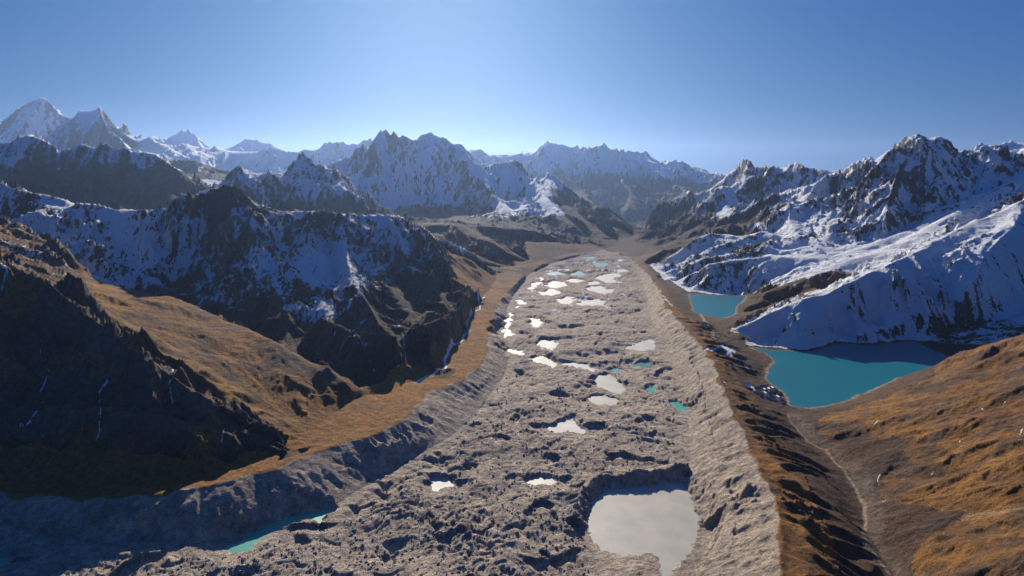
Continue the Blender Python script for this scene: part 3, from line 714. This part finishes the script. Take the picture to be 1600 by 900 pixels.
def patch(names, poly, dens_, soft=12, only=None):
    k = np.nonzero(isl(*names) & (U > min(p[0] for p in poly) - 40) & (U < max(p[0] for p in poly) + 40) & (V > min(p[1] for p in poly) - 40) & (V < max(p[1] for p in poly) + 40))[0]
    if not len(k): return
    d = segdist(U[k], V[k], poly) * np.where(inpoly(U[k], V[k], poly), -1, 1)
    w = sstep(soft, -soft, d + 10 * sn_[k])
    snow[k] += w * dens_
patch(('snowy_massif',), [(75, 328), (180, 328), (260, 333), (320, 335), (335, 400), (290, 430), (275, 440), (240, 400), (200, 400), (170, 385), (130, 370), (100, 350)], .35)
patch(('snowy_massif',), [(495, 375), (536, 378), (541, 420), (547, 432), (540, 455), (510, 450), (485, 445), (500, 405)], .9, 8)
patch(('snowy_massif',), [(460, 480), (500, 468), (565, 458), (582, 500), (590, 540), (560, 552), (500, 540), (470, 505)], .75)
patch(('snowy_massif',), [(585, 333), (640, 342), (655, 372), (620, 372), (600, 352)], .35)
patch(('snowy_massif',), [(600, 400), (640, 400), (800, 440), (700, 600), (600, 600), (570, 470)], -.35)
patch(('snowy_massif',), [(300, 300), (360, 280), (440, 330), (500, 340), (470, 420), (330, 400)], -.12)
patch(('brown_slopes', 'snowy_massif'), [(660, 352), (700, 350), (720, 355), (724, 382), (705, 372), (680, 358)], 2.0, 4)
patch(('twin_peaks', 'valley_side', 'valley_behind'), [(810, 318), (840, 300), (858, 303), (878, 333), (850, 336), (825, 328)], 1.2, 5)
patch(('rock_massif', 'lake_cliffs', 'long_crest', 'snow_dome'), [(1200, 380), (1290, 388), (1440, 350), (1400, 400), (1250, 430), (1180, 440)], 1.2)
patch(('snow_dome', 'long_crest'), [(1120, 520), (1180, 496), (1280, 452), (1330, 425), (1300, 420), (1150, 470), (1100, 500)], -1.0, 8)
patch(('snow_dome',), [(1330, 530), (1370, 508), (1480, 490), (1480, 515), (1420, 535), (1350, 545)], -.4, 8)
patch(('snow_dome',), [(1440, 545), (1480, 515), (1620, 490), (1620, 530), (1500, 560)], -1.2, 8)
patch(('rock_massif', 'lake_cliffs'), [(1000, 380), (1060, 352), (1160, 330), (1230, 330), (1170, 362), (1100, 362), (1030, 400)], -.9, 10)
# narrow drifts and couloirs of snow
def streak(names, pts, w, add=.85, ragged=1.0):
    k = np.nonzero(isl(*names) & (U > min(p[0] for p in pts) - 15) & (U < max(p[0] for p in pts) + 15) & (V > min(p[1] for p in pts) - 15) & (V < max(p[1] for p in pts) + 15))[0]
    if not len(k): return
    d = segdist(U[k], V[k], pts, False)
    ww = w * (1 + 1.1 * sf[k] * ragged + .8 * n2[k] * ragged)
    snow[k] = np.maximum(snow[k], add * sstep(ww * 1.25, ww * .2, d + 2.2 * np.abs(sf[k]) + 1.2 * np.abs(n2[k])))
FS = ('front_spur', 'brown_ridge', 'snowy_massif')
for w_, pts in ((2.2, [(75, 580), (70, 598), (62, 615)]), (2.0, [(70, 625), (60, 638), (48, 655), (43, 665)]), (2.6, [(43, 662), (32, 664)]), (3.0, [(172, 592), (163, 602), (155, 612)]), (1.6, [(155, 612), (157, 640), (155, 675), (148, 695)]),
                (3.2, [(138, 705), (126, 720), (120, 738)]), (1.2, [(147, 700), (149, 733)]), (2.6, [(270, 578), (264, 600)]), (1.4, [(265, 600), (270, 635)]), (2.0, [(318, 702), (311, 728)]), (3.5, [(3, 412), (12, 424), (2, 452)]),
                (1.5, [(66, 530), (62, 558)]), (1.6, [(350, 670), (346, 690)]), (2.4, [(268, 722), (276, 724)]), (1.2, [(68, 678), (65, 695)]), (2.0, [(556, 372), (548, 400)]), (2.0, [(620, 500), (632, 530)]), (1.4, [(630, 530), (634, 560)]), (1.6, [(575, 555), (585, 580)]),
                (3.0, [(325, 455), (340, 470)]), (2.0, [(360, 480), (380, 485)]), (2.0, [(240, 425), (243, 450)])):
    streak(FS, pts, w_)
for w_, pts in ((1.6, [(1375, 741), (1371, 750), (1373, 757)]), (1.6, [(1376, 776), (1379, 784), (1384, 782)]), (1.5, [(1455, 742), (1464, 730), (1472, 718)]), (1.8, [(1524, 648), (1536, 638)]), (1.6, [(1568, 632), (1572, 627)]),
                (1.8, [(1590, 690), (1597, 670)]), (1.2, [(1319, 668), (1322, 662)]), (1.3, [(1362, 668), (1375, 653)]), (3.6, [(1113, 547), (1126, 541), (1148, 549)]), (2.6, [(1108, 545), (1100, 547)]), (3.0, [(1134, 554), (1140, 549), (1143, 556)]),
                (1.6, [(1163, 572), (1172, 578)]), (1.6, [(1128, 593), (1138, 603)]), (1.4, [(1100, 462), (1106, 468)]), (1.2, [(1500, 690), (1500, 682)]), (3.0, [(1040, 468), (1050, 478)]), (2.2, [(1036, 462), (1040, 464)])):
    streak(('right_moraine', 'right_valley', 'near_hill'), pts, w_)
# frozen stream on the left shelf
STREAM = [lev(u, v, 41)[:2] for u, v in [(650, 597), (668, 588), (690, 580), (698, 575), (697, 568), (694, 565), (700, 552), (708, 540), (722, 532), (726, 522), (734, 517), (729, 509), (733, 497), (738, 488), (749, 484), (751, 477), (747, 470), (757, 464)]]
k = np.nonzero((Y > 1500) & (Y < 3300) & (X < 0) & (X > -700))[0]
dst = np.full(B.shape, 1e5, f32)
dst[k] = segdist(x32[k] + 6 * n2[k], y32[k] + 6 * n2[k], STREAM, False)
sw = 3.2 + 1.2 * n2
snow = np.where(dst < 14, np.maximum(snow, 1.5 * sstep(sw + 1.8, sw - 1.0, dst)), snow)
# snow dust on shaded ice cliffs of the glacier
snow[g] = np.maximum(snow[g], .55 * sstep(.3, .6, fbm(xg / 55, yg / 55, 5, 331)) * sstep(.86, .7, NZ[g]))

ip = sstep(.22, .38, fbm(xg / 75, yg / 130, 4, 351, .55) + .12 * perlin(xg / 500, yg / 400, 352)) * sstep(2500, 3200, yg) * sstep(30, 90, dgl[g])
snow[g] = np.maximum(snow[g], .72 * ip)
# rocky knoll at the far left, above the brown ridge
k = np.nonzero(isl('brown_ridge', 'snowy_massif') & (U < 122) & (V < 432) & (Y < 3000))[0]
wk = sstep(125, 100, U[k] + 14 * n2[k]) * sstep(.95, .70, NZ[k] + .25 * n2[k])
base[k] = mix(base[k], col(.10, .085, .075), wk * .85)
snow[k] = np.maximum(snow[k], .15 + .5 * sf[k] + .5 * sn_[k])

# ------------------------------------------------------------------ materials
def mat_ground(name, nscale, bump, rough=0.92, k1=2.0, k2=1.2):
    m = bpy.data.materials.new(name); m.use_nodes = True
    t = m.node_tree; N = t.nodes; Lk = t.links
    b = N["Principled BSDF"]; b.inputs['Roughness'].default_value = rough
    b.inputs['Specular IOR Level'].default_value = 0.15
    ca_ = N.new("ShaderNodeAttribute"); ca_.attribute_name = "ground"
    sa_ = N.new("ShaderNodeAttribute"); sa_.attribute_name = "snow"
    tc = N.new("ShaderNodeTexCoord")
    no = N.new("ShaderNodeTexNoise"); no.inputs['Scale'].default_value = nscale; no.inputs['Detail'].default_value = 7; no.inputs['Roughness'].default_value = .72
    Lk.new(tc.outputs['Object'], no.inputs['Vector'])
    n2_ = N.new("ShaderNodeTexNoise"); n2_.inputs['Scale'].default_value = nscale * 7; n2_.inputs['Detail'].default_value = 4
    Lk.new(tc.outputs['Object'], n2_.inputs['Vector'])
    # brightness variation of the bare ground
    mr = N.new("ShaderNodeMapRange"); mr.inputs[1].default_value = .3; mr.inputs[2].default_value = .7; mr.inputs[3].default_value = .45; mr.inputs[4].default_value = 1.55
    Lk.new(no.outputs[0], mr.inputs[0])
    mr2 = N.new("ShaderNodeMapRange"); mr2.inputs[1].default_value = .3; mr2.inputs[2].default_value = .7; mr2.inputs[3].default_value = .55; mr2.inputs[4].default_value = 1.45
    Lk.new(n2_.outputs[0], mr2.inputs[0])
    mu = N.new("ShaderNodeMath"); mu.operation = 'MULTIPLY'; Lk.new(mr.outputs[0], mu.inputs[0]); Lk.new(mr2.outputs[0], mu.inputs[1])
    vm = N.new("ShaderNodeVectorMath"); vm.operation = 'SCALE'; Lk.new(ca_.outputs['Color'], vm.inputs[0]); Lk.new(mu.outputs[0], vm.inputs['Scale'])
    # snow threshold broken by noise
    ad = N.new("ShaderNodeMath"); ad.operation = 'MULTIPLY_ADD'; Lk.new(no.outputs[0], ad.inputs[0]); ad.inputs[1].default_value = k1; Lk.new(sa_.outputs['Fac'], ad.inputs[2])
    ad2 = N.new('ShaderNodeMath'); ad2.operation = 'MULTIPLY_ADD'; Lk.new(n2_.outputs[0], ad2.inputs[0]); ad2.inputs[1].default_value = k2; Lk.new(ad.outputs[0], ad2.inputs[2])
    ms = N.new("ShaderNodeMapRange"); ms.interpolation_type = 'SMOOTHSTEP'; ms.inputs[1].default_value = (k1 + k2) / 2 + .46; ms.inputs[2].default_value = (k1 + k2) / 2 + .60
    Lk.new(ad2.outputs[0], ms.inputs[0])
    mx = N.new("ShaderNodeMix"); mx.data_type = 'RGBA'
    Lk.new(ms.outputs[0], mx.inputs['Factor']); Lk.new(vm.outputs[0], mx.inputs['A']); mx.inputs['B'].default_value = (.86, .88, .91, 1)
    Lk.new(mx.outputs['Result'], b.inputs['Base Color'])
    bp = N.new("ShaderNodeBump"); bp.inputs['Strength'].default_value = 1.0; bp.inputs['Distance'].default_value = bump
    Lk.new(no.outputs[0], bp.inputs['Height'])
    b2 = N.new('ShaderNodeBump'); b2.inputs['Strength'].default_value = .35; b2.inputs['Distance'].default_value = bump * .22
    Lk.new(n2_.outputs[0], b2.inputs['Height']); Lk.new(bp.outputs[0], b2.inputs['Normal']); Lk.new(b2.outputs[0], b.inputs['Normal'])
    return m
M_NEAR = mat_ground("rubble_and_grass", 0.07, 13.0)
M_MID = mat_ground("rock_grass_and_snow", 0.024, 42.0)
M_FAR = mat_ground("far_rock_and_snow", 0.006, 90.0, .92, 1.1, .5)
def mat_water(name, c, rough, spec=.5, c2=None, sc=.02):
    m = bpy.data.materials.new(name); m.use_nodes = True
    t = m.node_tree; N = t.nodes; Lk = t.links
    b = N["Principled BSDF"]; b.inputs['Roughness'].default_value = rough; b.inputs['Specular IOR Level'].default_value = spec
    tc = N.new("ShaderNodeTexCoord"); no = N.new("ShaderNodeTexNoise"); no.inputs['Scale'].default_value = sc; no.inputs['Detail'].default_value = 6
    Lk.new(tc.outputs['Object'], no.inputs['Vector'])
    r = N.new("ShaderNodeValToRGB"); r.color_ramp.elements[0].position = .35; r.color_ramp.elements[1].position = .65
    r.color_ramp.elements[0].color = (*c, 1); r.color_ramp.elements[1].color = (*(c2 or [q * .85 for q in c]), 1)
    Lk.new(no.outputs[0], r.inputs[0]); Lk.new(r.outputs[0], b.inputs['Base Color'])
    return m
WM = {'lake': mat_water("glacial_lake_water", (.008, .150, .190), .35, .15, (.010, .138, .180), .004),
      'grey': mat_water("silty_ice", (.43, .39, .32), .5, .3, (.33, .32, .27)),
      'ice': mat_water("pale_pond_ice", (.56, .52, .46), .6, .2, (.40, .38, .34), .03),
      'teal': mat_water("turquoise_meltwater", (.02, .36, .25), .4, .2, (.03, .30, .22)),
      'deep': mat_water("deep_green_meltwater", (.02, .20, .19), .4, .2),
      'far': mat_water("far_blue_meltwater", (.09, .27, .30), .4, .2)}

# ------------------------------------------------------------------ land meshes, one per part of the landscape
LABELS = {
 'glacier': 'rubble covered glacier with hummocks and ponds filling the valley floor',
 'left_moraine': 'long moraine bank with golden grass shelf left of the glacier',
 'right_moraine': 'sandy moraine ridge between the glacier and the turquoise lakes',
 'right_valley': 'brown grassy side valley with a footpath below the large lake',
 'near_hill': 'golden brown grassy hillside on the right edge below the large lake',
 'front_spur': 'steep dark mountain flank with narrow snow gullies at the left edge',
 'brown_ridge': 'sunlit orange brown ridge sloping behind the dark front spur',
 'snowy_massif': 'dark mountain with snow streaked face behind the brown ridge',
 'valley_behind': 'hidden high valley ground between the mountain ranges',
 'brown_slopes': 'low brown slopes above the far left bank of the glacier',
 'left_cliffs': 'dark blue cliff wall in front of the highest far peaks',
 'middle_peak': 'dark pointed rock peak left of the steep twin peaks',
 'twin_peaks': 'steep grey twin peaks streaked with snow in the middle distance',
 'valley_side': 'dark sloping ridge falling into the far valley mouth from the left',
 'far_peak_west': 'highest far summit pyramid at the left edge of the skyline',
 'far_peak_ridge': 'broad snow covered far peak just right of the highest summit',
 'far_pyramid': 'pointed white pyramid peak on the far skyline',
 'dark_foothills': 'low dark ridge under the white pyramid peak',
 'far_range': 'hazy snow range on the skyline left of the twin peaks',
 'southern_range': 'hazy blue mountain range closing the end of the valley',
 'horizon_land': 'hazy land on the distant horizon',
 'snow_dome': 'snow covered rounded ridge rising from the far shore of the large lake',
 'long_crest': 'long snowy crest climbing right behind the rounded snow ridge',
 'lake_cliffs': 'dark snow dusted cliffs above the small lake',
 'rock_massif': 'craggy rock massif dusted with snow on the right skyline',
 'valley_head': 'valley floor below the end of the glacier',
 'far_peak_east': 'white far peaks showing behind the rock massif',
}
NAMES = {'left_moraine': 'moraine_terrain', 'right_moraine': 'moraine_terrain', 'right_valley': 'valley_terrain', 'near_hill': 'hill', 'front_spur': 'mountain', 'brown_ridge': 'hill', 'snowy_massif': 'mountain',
         'valley_behind': 'valley_terrain', 'brown_slopes': 'hills', 'left_cliffs': 'mountain', 'middle_peak': 'mountain', 'twin_peaks': 'mountain', 'valley_side': 'hills', 'far_peak_west': 'mountain', 'far_peak_ridge': 'mountain',
         'far_pyramid': 'mountain', 'dark_foothills': 'hills', 'far_range': 'mountains', 'southern_range': 'mountains', 'horizon_land': 'land', 'snow_dome': 'mountain', 'long_crest': 'mountain', 'lake_cliffs': 'mountain',
         'rock_massif': 'mountain', 'valley_head': 'valley_terrain', 'far_peak_east': 'mountain', 'glacier': 'glacier_terrain', 'stream': 'frozen_river'}
LABELS['stream'] = 'white frozen stream winding along the golden shelf left of the glacier'
FARSET = {'far_peak_west', 'far_peak_ridge', 'far_pyramid', 'far_range', 'southern_range', 'horizon_land', 'dark_foothills', 'far_peak_east', 'twin_peaks', 'valley_behind', 'valley_side'}
NEARSET = {'glacier', 'left_moraine', 'right_moraine', 'right_valley', 'near_hill', 'stream', 'front_spur', 'brown_ridge'}
LBF = LB.copy()
LBF[ingl] = LID['glacier']
LBF[(LBF == LID['glacier']) & ~ingl & (X < 0.16 * Y)] = LID['left_moraine']
LBF[(LBF == LID['glacier']) & ~ingl] = LID['right_moraine']
LID['stream'] = 99
LBF[dst < sw + .5] = 99
L2 = LBF.reshape(NRW, NC)
QL = L2[:-1, :-1].ravel()
ii, jj = np.meshgrid(np.arange(NRW - 1), np.arange(NC - 1), indexing='ij')
v00 = (ii * NC + jj).ravel()
quads = np.stack([v00, v00 + 1, v00 + NC + 1, v00 + NC], 1).astype(np.int32)
CO = np.stack([X, Y, H], 1).astype(f32)

def mesh_from(name, co, faces, mat, attrs=None):
    me = bpy.data.meshes.new(name)
    nv, nf = len(co), len(faces); k = faces.shape[1]
    me.vertices.add(nv); me.vertices.foreach_set("co", co.astype(f32).ravel())
    me.loops.add(nf * k); me.loops.foreach_set("vertex_index", faces.astype(np.int32).ravel())
    me.polygons.add(nf); me.polygons.foreach_set("loop_start", np.arange(0, nf * k, k, dtype=np.int32)); me.polygons.foreach_set("loop_total", np.full(nf, k, np.int32))
    me.polygons.foreach_set("use_smooth", np.ones(nf, bool))
    me.update(calc_edges=True)
    if attrs:
        for an, av in attrs.items():
            if av.ndim == 2:
                a_ = me.attributes.new(an, 'FLOAT_COLOR', 'POINT'); a_.data.foreach_set("color", np.concatenate([av, np.ones((nv, 1), f32)], 1).astype(f32).ravel())
            else:
                a_ = me.attributes.new(an, 'FLOAT', 'POINT'); a_.data.foreach_set("value", av.astype(f32))
    me.materials.append(mat)
    o = bpy.data.objects.new(name, me); COL.objects.link(o)
    return o
for nm, i in sorted(LID.items()):
    fq = quads[QL == i]
    if not len(fq): continue
    used, inv = np.unique(fq.ravel(), return_inverse=True)
    mt = M_NEAR if nm in NEARSET else (M_FAR if nm in FARSET else M_MID)
    o = mesh_from(NAMES.get(nm, nm), CO[used], inv.reshape(fq.shape), mt, {"ground": base[used], "snow": np.clip(snow[used], -1, 2)})
    o['kind'] = 'structure'; o['label'] = LABELS[nm]

# ------------------------------------------------------------------ standing water
def water(name, poly, z, mat, label, grow=6.0):
    c = np.mean(np.array(poly), 0)
    pts = []
    n = len(poly)
    area = sum(poly[i][0] * poly[(i + 1) % n][1] - poly[(i + 1) % n][0] * poly[i][1] for i in range(n))
    sg = 1 if area > 0 else -1
    out = []
    for i in range(n):
        a_ = np.array(poly[i - 1]); b_ = np.array(poly[i]); c_ = np.array(poly[(i + 1) % n])
        e1 = (b_ - a_) / (np.linalg.norm(b_ - a_) + 1e-6); e2 = (c_ - b_) / (np.linalg.norm(c_ - b_) + 1e-6)
        nn = np.array([e1[1] + e2[1], -e1[0] - e2[0]]) * sg; nn /= (np.linalg.norm(nn) + 1e-6)
        out.append(b_ + nn * grow)
    if sg < 0: out = out[::-1]
    me = bpy.data.meshes.new(name)
    me.from_pydata([(p[0], p[1], z) for p in out], [], [tuple(range(n))]); me.update()
    me.materials.append(mat)
    o = bpy.data.objects.new(name, me); COL.objects.link(o); o['kind'] = 'structure'; o['label'] = label
    return o
water('lake', LAKE1, LZ, WM['lake'], 'large turquoise lake below the snow covered rounded ridge')
water('lake', LAKE2, LZ, WM['lake'], 'smaller turquoise lake below the dark cliffs')
POND_LABELS = ['largest pond on the glacier, pale grey, below a dark ice cliff near the bottom', 'slanting white pond at the upper left end of the pond cluster', 'wide white pond right of the slanting one in the far cluster',
 'small thin white pond at the top of the far cluster', 'white pond at the upper right of the far cluster', 'white pond at the right side of the far cluster', 'white pond in the lower left of the far cluster', 'wide white pond in the lower right of the far cluster',
 'small white pond between the larger ones on the left of the far cluster', 'narrow white pond below the slanting pond along the left glacier edge', 'long narrow white pond hugging the left glacier edge', 'small white pond below the far cluster left of centre',
 'white pond beside the right moraine wall in the middle distance', 'white pond left of centre above the row of middle ponds', 'white pond in the row left of centre in the middle distance', 'thin white pond at the right end of the middle row',
 'small white pond at the left end of the middle row', 'pale grey pond at centre above its smaller twin', 'pale grey pond at centre below its larger twin', 'jagged white pond in the middle of the near glacier', 'small pale pond left of the big pond and its cliff',
 'turquoise pond at the foot of the right moraine wall', 'narrow dark green pond below the right moraine wall', 'long turquoise pond under the left moraine wall', 'small pale pond alone on the left part of the near glacier', 'turquoise pond at the bottom left edge of the glacier',
 'far pale blue pond above the white pond cluster', 'small pale blue pond near the end of the glacier', 'farthest pale blue pond at the end of the glacier', 'pale blue pond at the upper left above the white pond cluster', 'tiny turquoise pond left of the moraine wall pond',
 'small pale blue pond beside the middle row', 'tiny white pond in the middle of the far cluster', 'tiny white pond at the top right of the far cluster']
for (nm, zp, kind, poly), lb_ in zip(PONDS, POND_LABELS):
    pw = [lev(u, v, zp)[:2] for u, v in poly]
    far_ = np.mean([p[1] for p in pw]) > 2500
    water('lake' if nm else 'pond_water', pw, zp, WM[kind], lb_, 22.0 if far_ else 14.0)

# ------------------------------------------------------------------ height of the finished ground at a point
def ground(x, y):
    t_ = (math.atan2(x, y) - TH0) / dth
    c = t_ / (NT - 1.001) * (NC - 1)
    c0 = int(c); f = c - c0; lr = math.log(math.hypot(x, y))
    zz = []
    for cc in (c0, c0 + 1):
        zz.append(float(np.interp(lr, RHO[:, cc], Z2[:, cc])))
    return zz[0] * (1 - f) + zz[1] * f

# ------------------------------------------------------------------ village on the lake shore
def plain(name, c, rough=.8):
    m = bpy.data.materials.new(name); m.use_nodes = True
    t = m.node_tree; b = t.nodes["Principled BSDF"]; b.inputs['Roughness'].default_value = rough; b.inputs['Specular IOR Level'].default_value = .3
    no = t.nodes.new("ShaderNodeTexNoise"); no.inputs['Scale'].default_value = .9; no.inputs['Detail'].default_value = 4
    tc = t.nodes.new("ShaderNodeTexCoord"); t.links.new(tc.outputs['Object'], no.inputs['Vector'])
    r = t.nodes.new("ShaderNodeValToRGB"); r.color_ramp.elements[0].position = .3; r.color_ramp.elements[1].position = .7
    r.color_ramp.elements[0].color = (*[q * .75 for q in c], 1); r.color_ramp.elements[1].color = (*[min(1, q * 1.15) for q in c], 1)
    t.links.new(no.outputs[0], r.inputs[0]); t.links.new(r.outputs[0], b.inputs['Base Color'])
    return m
MSTONE = plain("dry_stone", (.22, .19, .16)); MWHITE = plain("white_plaster", (.78, .77, .74)); MWOOD = plain("painted_wood", (.10, .16, .22)); MGLASS = plain("dark_glass", (.03, .04, .05), .2)
ROOFS = {'grey': plain("grey_tin_roof", (.42, .41, .40), .6), 'blue': plain("blue_tin_roof", (.16, .26, .36), .6), 'green': plain("green_tin_roof", (.08, .24, .16), .5), 'rust': plain("rusty_tin_roof", (.28, .12, .07), .6)}
def simple(name, verts, faces, mat, parent):
    me = bpy.data.meshes.new(name); me.from_pydata(verts, [], faces); me.update(); me.materials.append(mat)
    o = bpy.data.objects.new(name, me); COL.objects.link(o); o.parent = parent
    return o
def boxv(x0, x1, y0, y1, z0, z1):
    return [(x, y, z_) for z_ in (z0, z1) for y in (y0, y1) for x in (x0, x1)], [(0, 2, 3, 1), (4, 5, 7, 6), (0, 1, 5, 4), (1, 3, 7, 5), (3, 2, 6, 7), (2, 0, 4, 6)]
def make_house(wall, roof, l=12.0, w=7.0, h=3.2):
    e = bpy.data.objects.new("house", None); COL.objects.link(e)
    a_, b_, r_ = l / 2, w / 2, h + w * .28
    v = [(-a_, -b_, -3), (a_, -b_, -3), (a_, b_, -3), (-a_, b_, -3), (-a_, -b_, h), (a_, -b_, h), (a_, b_, h), (-a_, b_, h), (-a_, 0, r_), (a_, 0, r_)]
    simple("wall", v, [(0, 1, 5, 4), (2, 3, 7, 6), (1, 2, 6, 9, 5), (3, 0, 4, 8, 7), (3, 2, 1, 0)], wall, e)
    o_ = .7; zz = h - o_ * .56 * 1.0
    rv = [(-a_ - .5, -b_ - o_, zz + .12), (a_ + .5, -b_ - o_, zz + .12), (a_ + .5, 0, r_ + .15), (-a_ - .5, 0, r_ + .15), (a_ + .5, b_ + o_, zz + .12), (-a_ - .5, b_ + o_, zz + .12)]
    rv += [(p[0], p[1], p[2] + .22) for p in rv]
    simple("roof", rv, [(6, 7, 8, 9), (9, 8, 10, 11), (3, 2, 1, 0), (5, 4, 2, 3), (0, 1, 7, 6), (4, 5, 11, 10), (1, 2, 8, 7), (2, 4, 10, 8), (3, 0, 6, 9), (5, 3, 9, 11)], roof, e)
    v, f = boxv(-.6, .6, -b_ - .08, -b_ + .1, 0, 2.1); simple("door", v, f, MWOOD, e)
    for xx in (-a_ * .6, a_ * .6):
        v, f = boxv(xx - .8, xx + .8, -b_ - .06, -b_ + .1, 1.1, 2.2); simple("window", v, f, MGLASS, e)
    return e
PROTO = {k_: make_house(MSTONE, m_) for k_, m_ in ROOFS.items()}
PROTO['white'] = make_house(MWHITE, plain("pale_tin_roof", (.62, .64, .66), .5), 15, 9, 6.0)
def copy_house(src):
    e = src.copy(); COL.objects.link(e)
    for ch in src.children:
        c_ = ch.copy(); COL.objects.link(c_); c_.parent = e
    return e
used_proto = set()
def place(kind, u, v, rz, lab, grp=None, sc=1.0):
    if kind in used_proto: e = copy_house(PROTO[kind])
    else: e = PROTO[kind]; used_proto.add(kind)
    x, y, _ = lev(u, v, 22)
    e.location = (x, y, ground(x, y) + .2); e.rotation_euler = (0, 0, rz); e.scale = (sc, sc, sc)
    e['label'] = lab; e['category'] = 'house'
    if grp: e['group'] = grp
    elif 'group' in e: del e['group']
    return x, y
rnd = random.Random(7)
placed = []
placed.append(place('white', 1167, 614, .3, 'large white building standing alone at the west end of the lakeside village', None, 1.25))
placed.append(place('white', 1198, 623, -.2, 'white house with a pale roof in the middle of the village', None, .9))
placed.append(place('white', 1215, 625, .5, 'small white house nearest the lake corner of the village', None, .8))
POLY = [(1178, 609), (1196, 600), (1212, 605), (1226, 616), (1228, 632), (1206, 629), (1186, 628), (1174, 620)]
tries = 0
while len(placed) < 40 and tries < 3000:
    tries += 1
    u, v = rnd.uniform(1172, 1230), rnd.uniform(599, 633)
    if not inpoly(np.array([u]), np.array([v]), POLY)[0]: continue
    x, y, _ = lev(u, v, 22)
    if min(math.hypot(x - a_[0], y - a_[1]) for a_ in placed) < 16: continue
    if float(segdist(np.array([x], f32), np.array([y], f32), LAKE1)[0]) < 16: continue
    kd = rnd.choice(['grey', 'grey', 'grey', 'rust', 'blue', 'green'])
    placed.append(place(kd, u, v, rnd.choice([.15, .15, 1.7, -.25, .4]) + rnd.uniform(-.15, .15), 'low stone house with a %s tin roof in the village beside the large lake' % kd, 'stone houses with %s roofs in the lakeside village' % kd, rnd.uniform(.8, 1.25)))

# ------------------------------------------------------------------ boulders on the glacier
rng = np.random.default_rng(5)
def boulders(name, n, poly, label, mat, smin, smax, seed=1):
    bv = np.array([(0, 0, 1), (.9, 0, .45), (.28, .85, .5), (-.72, .53, .4), (-.72, -.53, .5), (.28, -.85, .4), (.85, .1, -.5), (-.1, .9, -.5), (-.9, -.1, -.5), (.1, -.8, -.5)])
    bf = np.array([(0, 1, 2), (0, 2, 3), (0, 3, 4), (0, 4, 5), (0, 5, 1), (1, 6, 2), (2, 6, 7), (2, 7, 3), (3, 7, 8), (3, 8, 4), (4, 8, 9), (4, 9, 5), (5, 9, 6), (5, 6, 1)])
    xs = [p[0] for p in poly]; ys = [p[1] for p in poly]
    vs_, fs_ = [], []; c = 0; t_ = 0
    while c < n and t_ < n * 20:
        t_ += 1
        u, v = rng.uniform(min(xs), max(xs)), rng.uniform(min(ys), max(ys))
        if not inpoly(np.array([u]), np.array([v]), poly)[0]: continue
        x, y, _ = lev(u, v, 0)
        if any(inpoly(np.array([u]), np.array([v]), pp[3])[0] for pp in PONDS): continue
        sz = smin + (smax - smin) * rng.random() ** 4
        a_ = rng.random() * 6.28; ca_, sa_ = math.cos(a_), math.sin(a_)
        q = bv * (1 + .25 * (rng.random((10, 3)) - .5)) * sz * np.array([1, rng.uniform(.6, 1), rng.uniform(.5, .9)])
        q = np.stack([q[:, 0] * ca_ - q[:, 1] * sa_ + x, q[:, 0] * sa_ + q[:, 1] * ca_ + y, q[:, 2] + ground(x, y)], 1)
        vs_.append(q); fs_.append(bf + 10 * c); c += 1
    me = bpy.data.meshes.new(name); me.from_pydata(np.concatenate(vs_).tolist(), [], np.concatenate(fs_).tolist()); me.update(); me.materials.append(mat)
    o = bpy.data.objects.new(name, me); COL.objects.link(o); o['kind'] = 'stuff'; o['label'] = label
MB1 = plain("boulder_rock", (.26, .23, .21), .9)
boulders('boulders', 5000, [(-100, 905), (-50, 880), (350, 865), (520, 810), (700, 700), (800, 580), (1000, 560), (1070, 640), (1060, 740), (900, 790), (930, 900)], 'loose boulders scattered over the near half of the glacier', MB1, .8, 4.5)

# ------------------------------------------------------------------ air
hz = bpy.data.meshes.new("haze")
x0, x1, y0, y1, z0, z1 = -62000, 62000, -3000, 62000, float(H.min()) - 30, max(float(H.max()) + 30, 3600)
vs = [(x, y, zz) for zz in (z0, z1) for y in (y0, y1) for x in (x0, x1)]
hz.from_pydata(vs, [], [(0, 2, 3, 1), (4, 5, 7, 6), (0, 1, 5, 4), (1, 3, 7, 5), (3, 2, 6, 7), (2, 0, 4, 6)])
ho = bpy.data.objects.new("haze", hz); COL.objects.link(ho); ho['kind'] = 'stuff'; ho['label'] = 'thin blue air between the camera and the far ranges'
hm = bpy.data.materials.new("haze_air"); hm.use_nodes = True
t = hm.node_tree
for n in list(t.nodes):
    if n.type == 'BSDF_PRINCIPLED': t.nodes.remove(n)
pv = t.nodes.new("ShaderNodeVolumePrincipled")
pv.inputs['Color'].default_value = (.33, .49, .84, 1)
pv.inputs['Density'].default_value = 0.32 / 30000
pv.inputs['Anisotropy'].default_value = 0.62
t.links.new(pv.outputs[0], t.nodes['Material Output'].inputs['Volume'])
hz.materials.append(hm)
print("Z range", H.min(), H.max(), "verts", len(H))
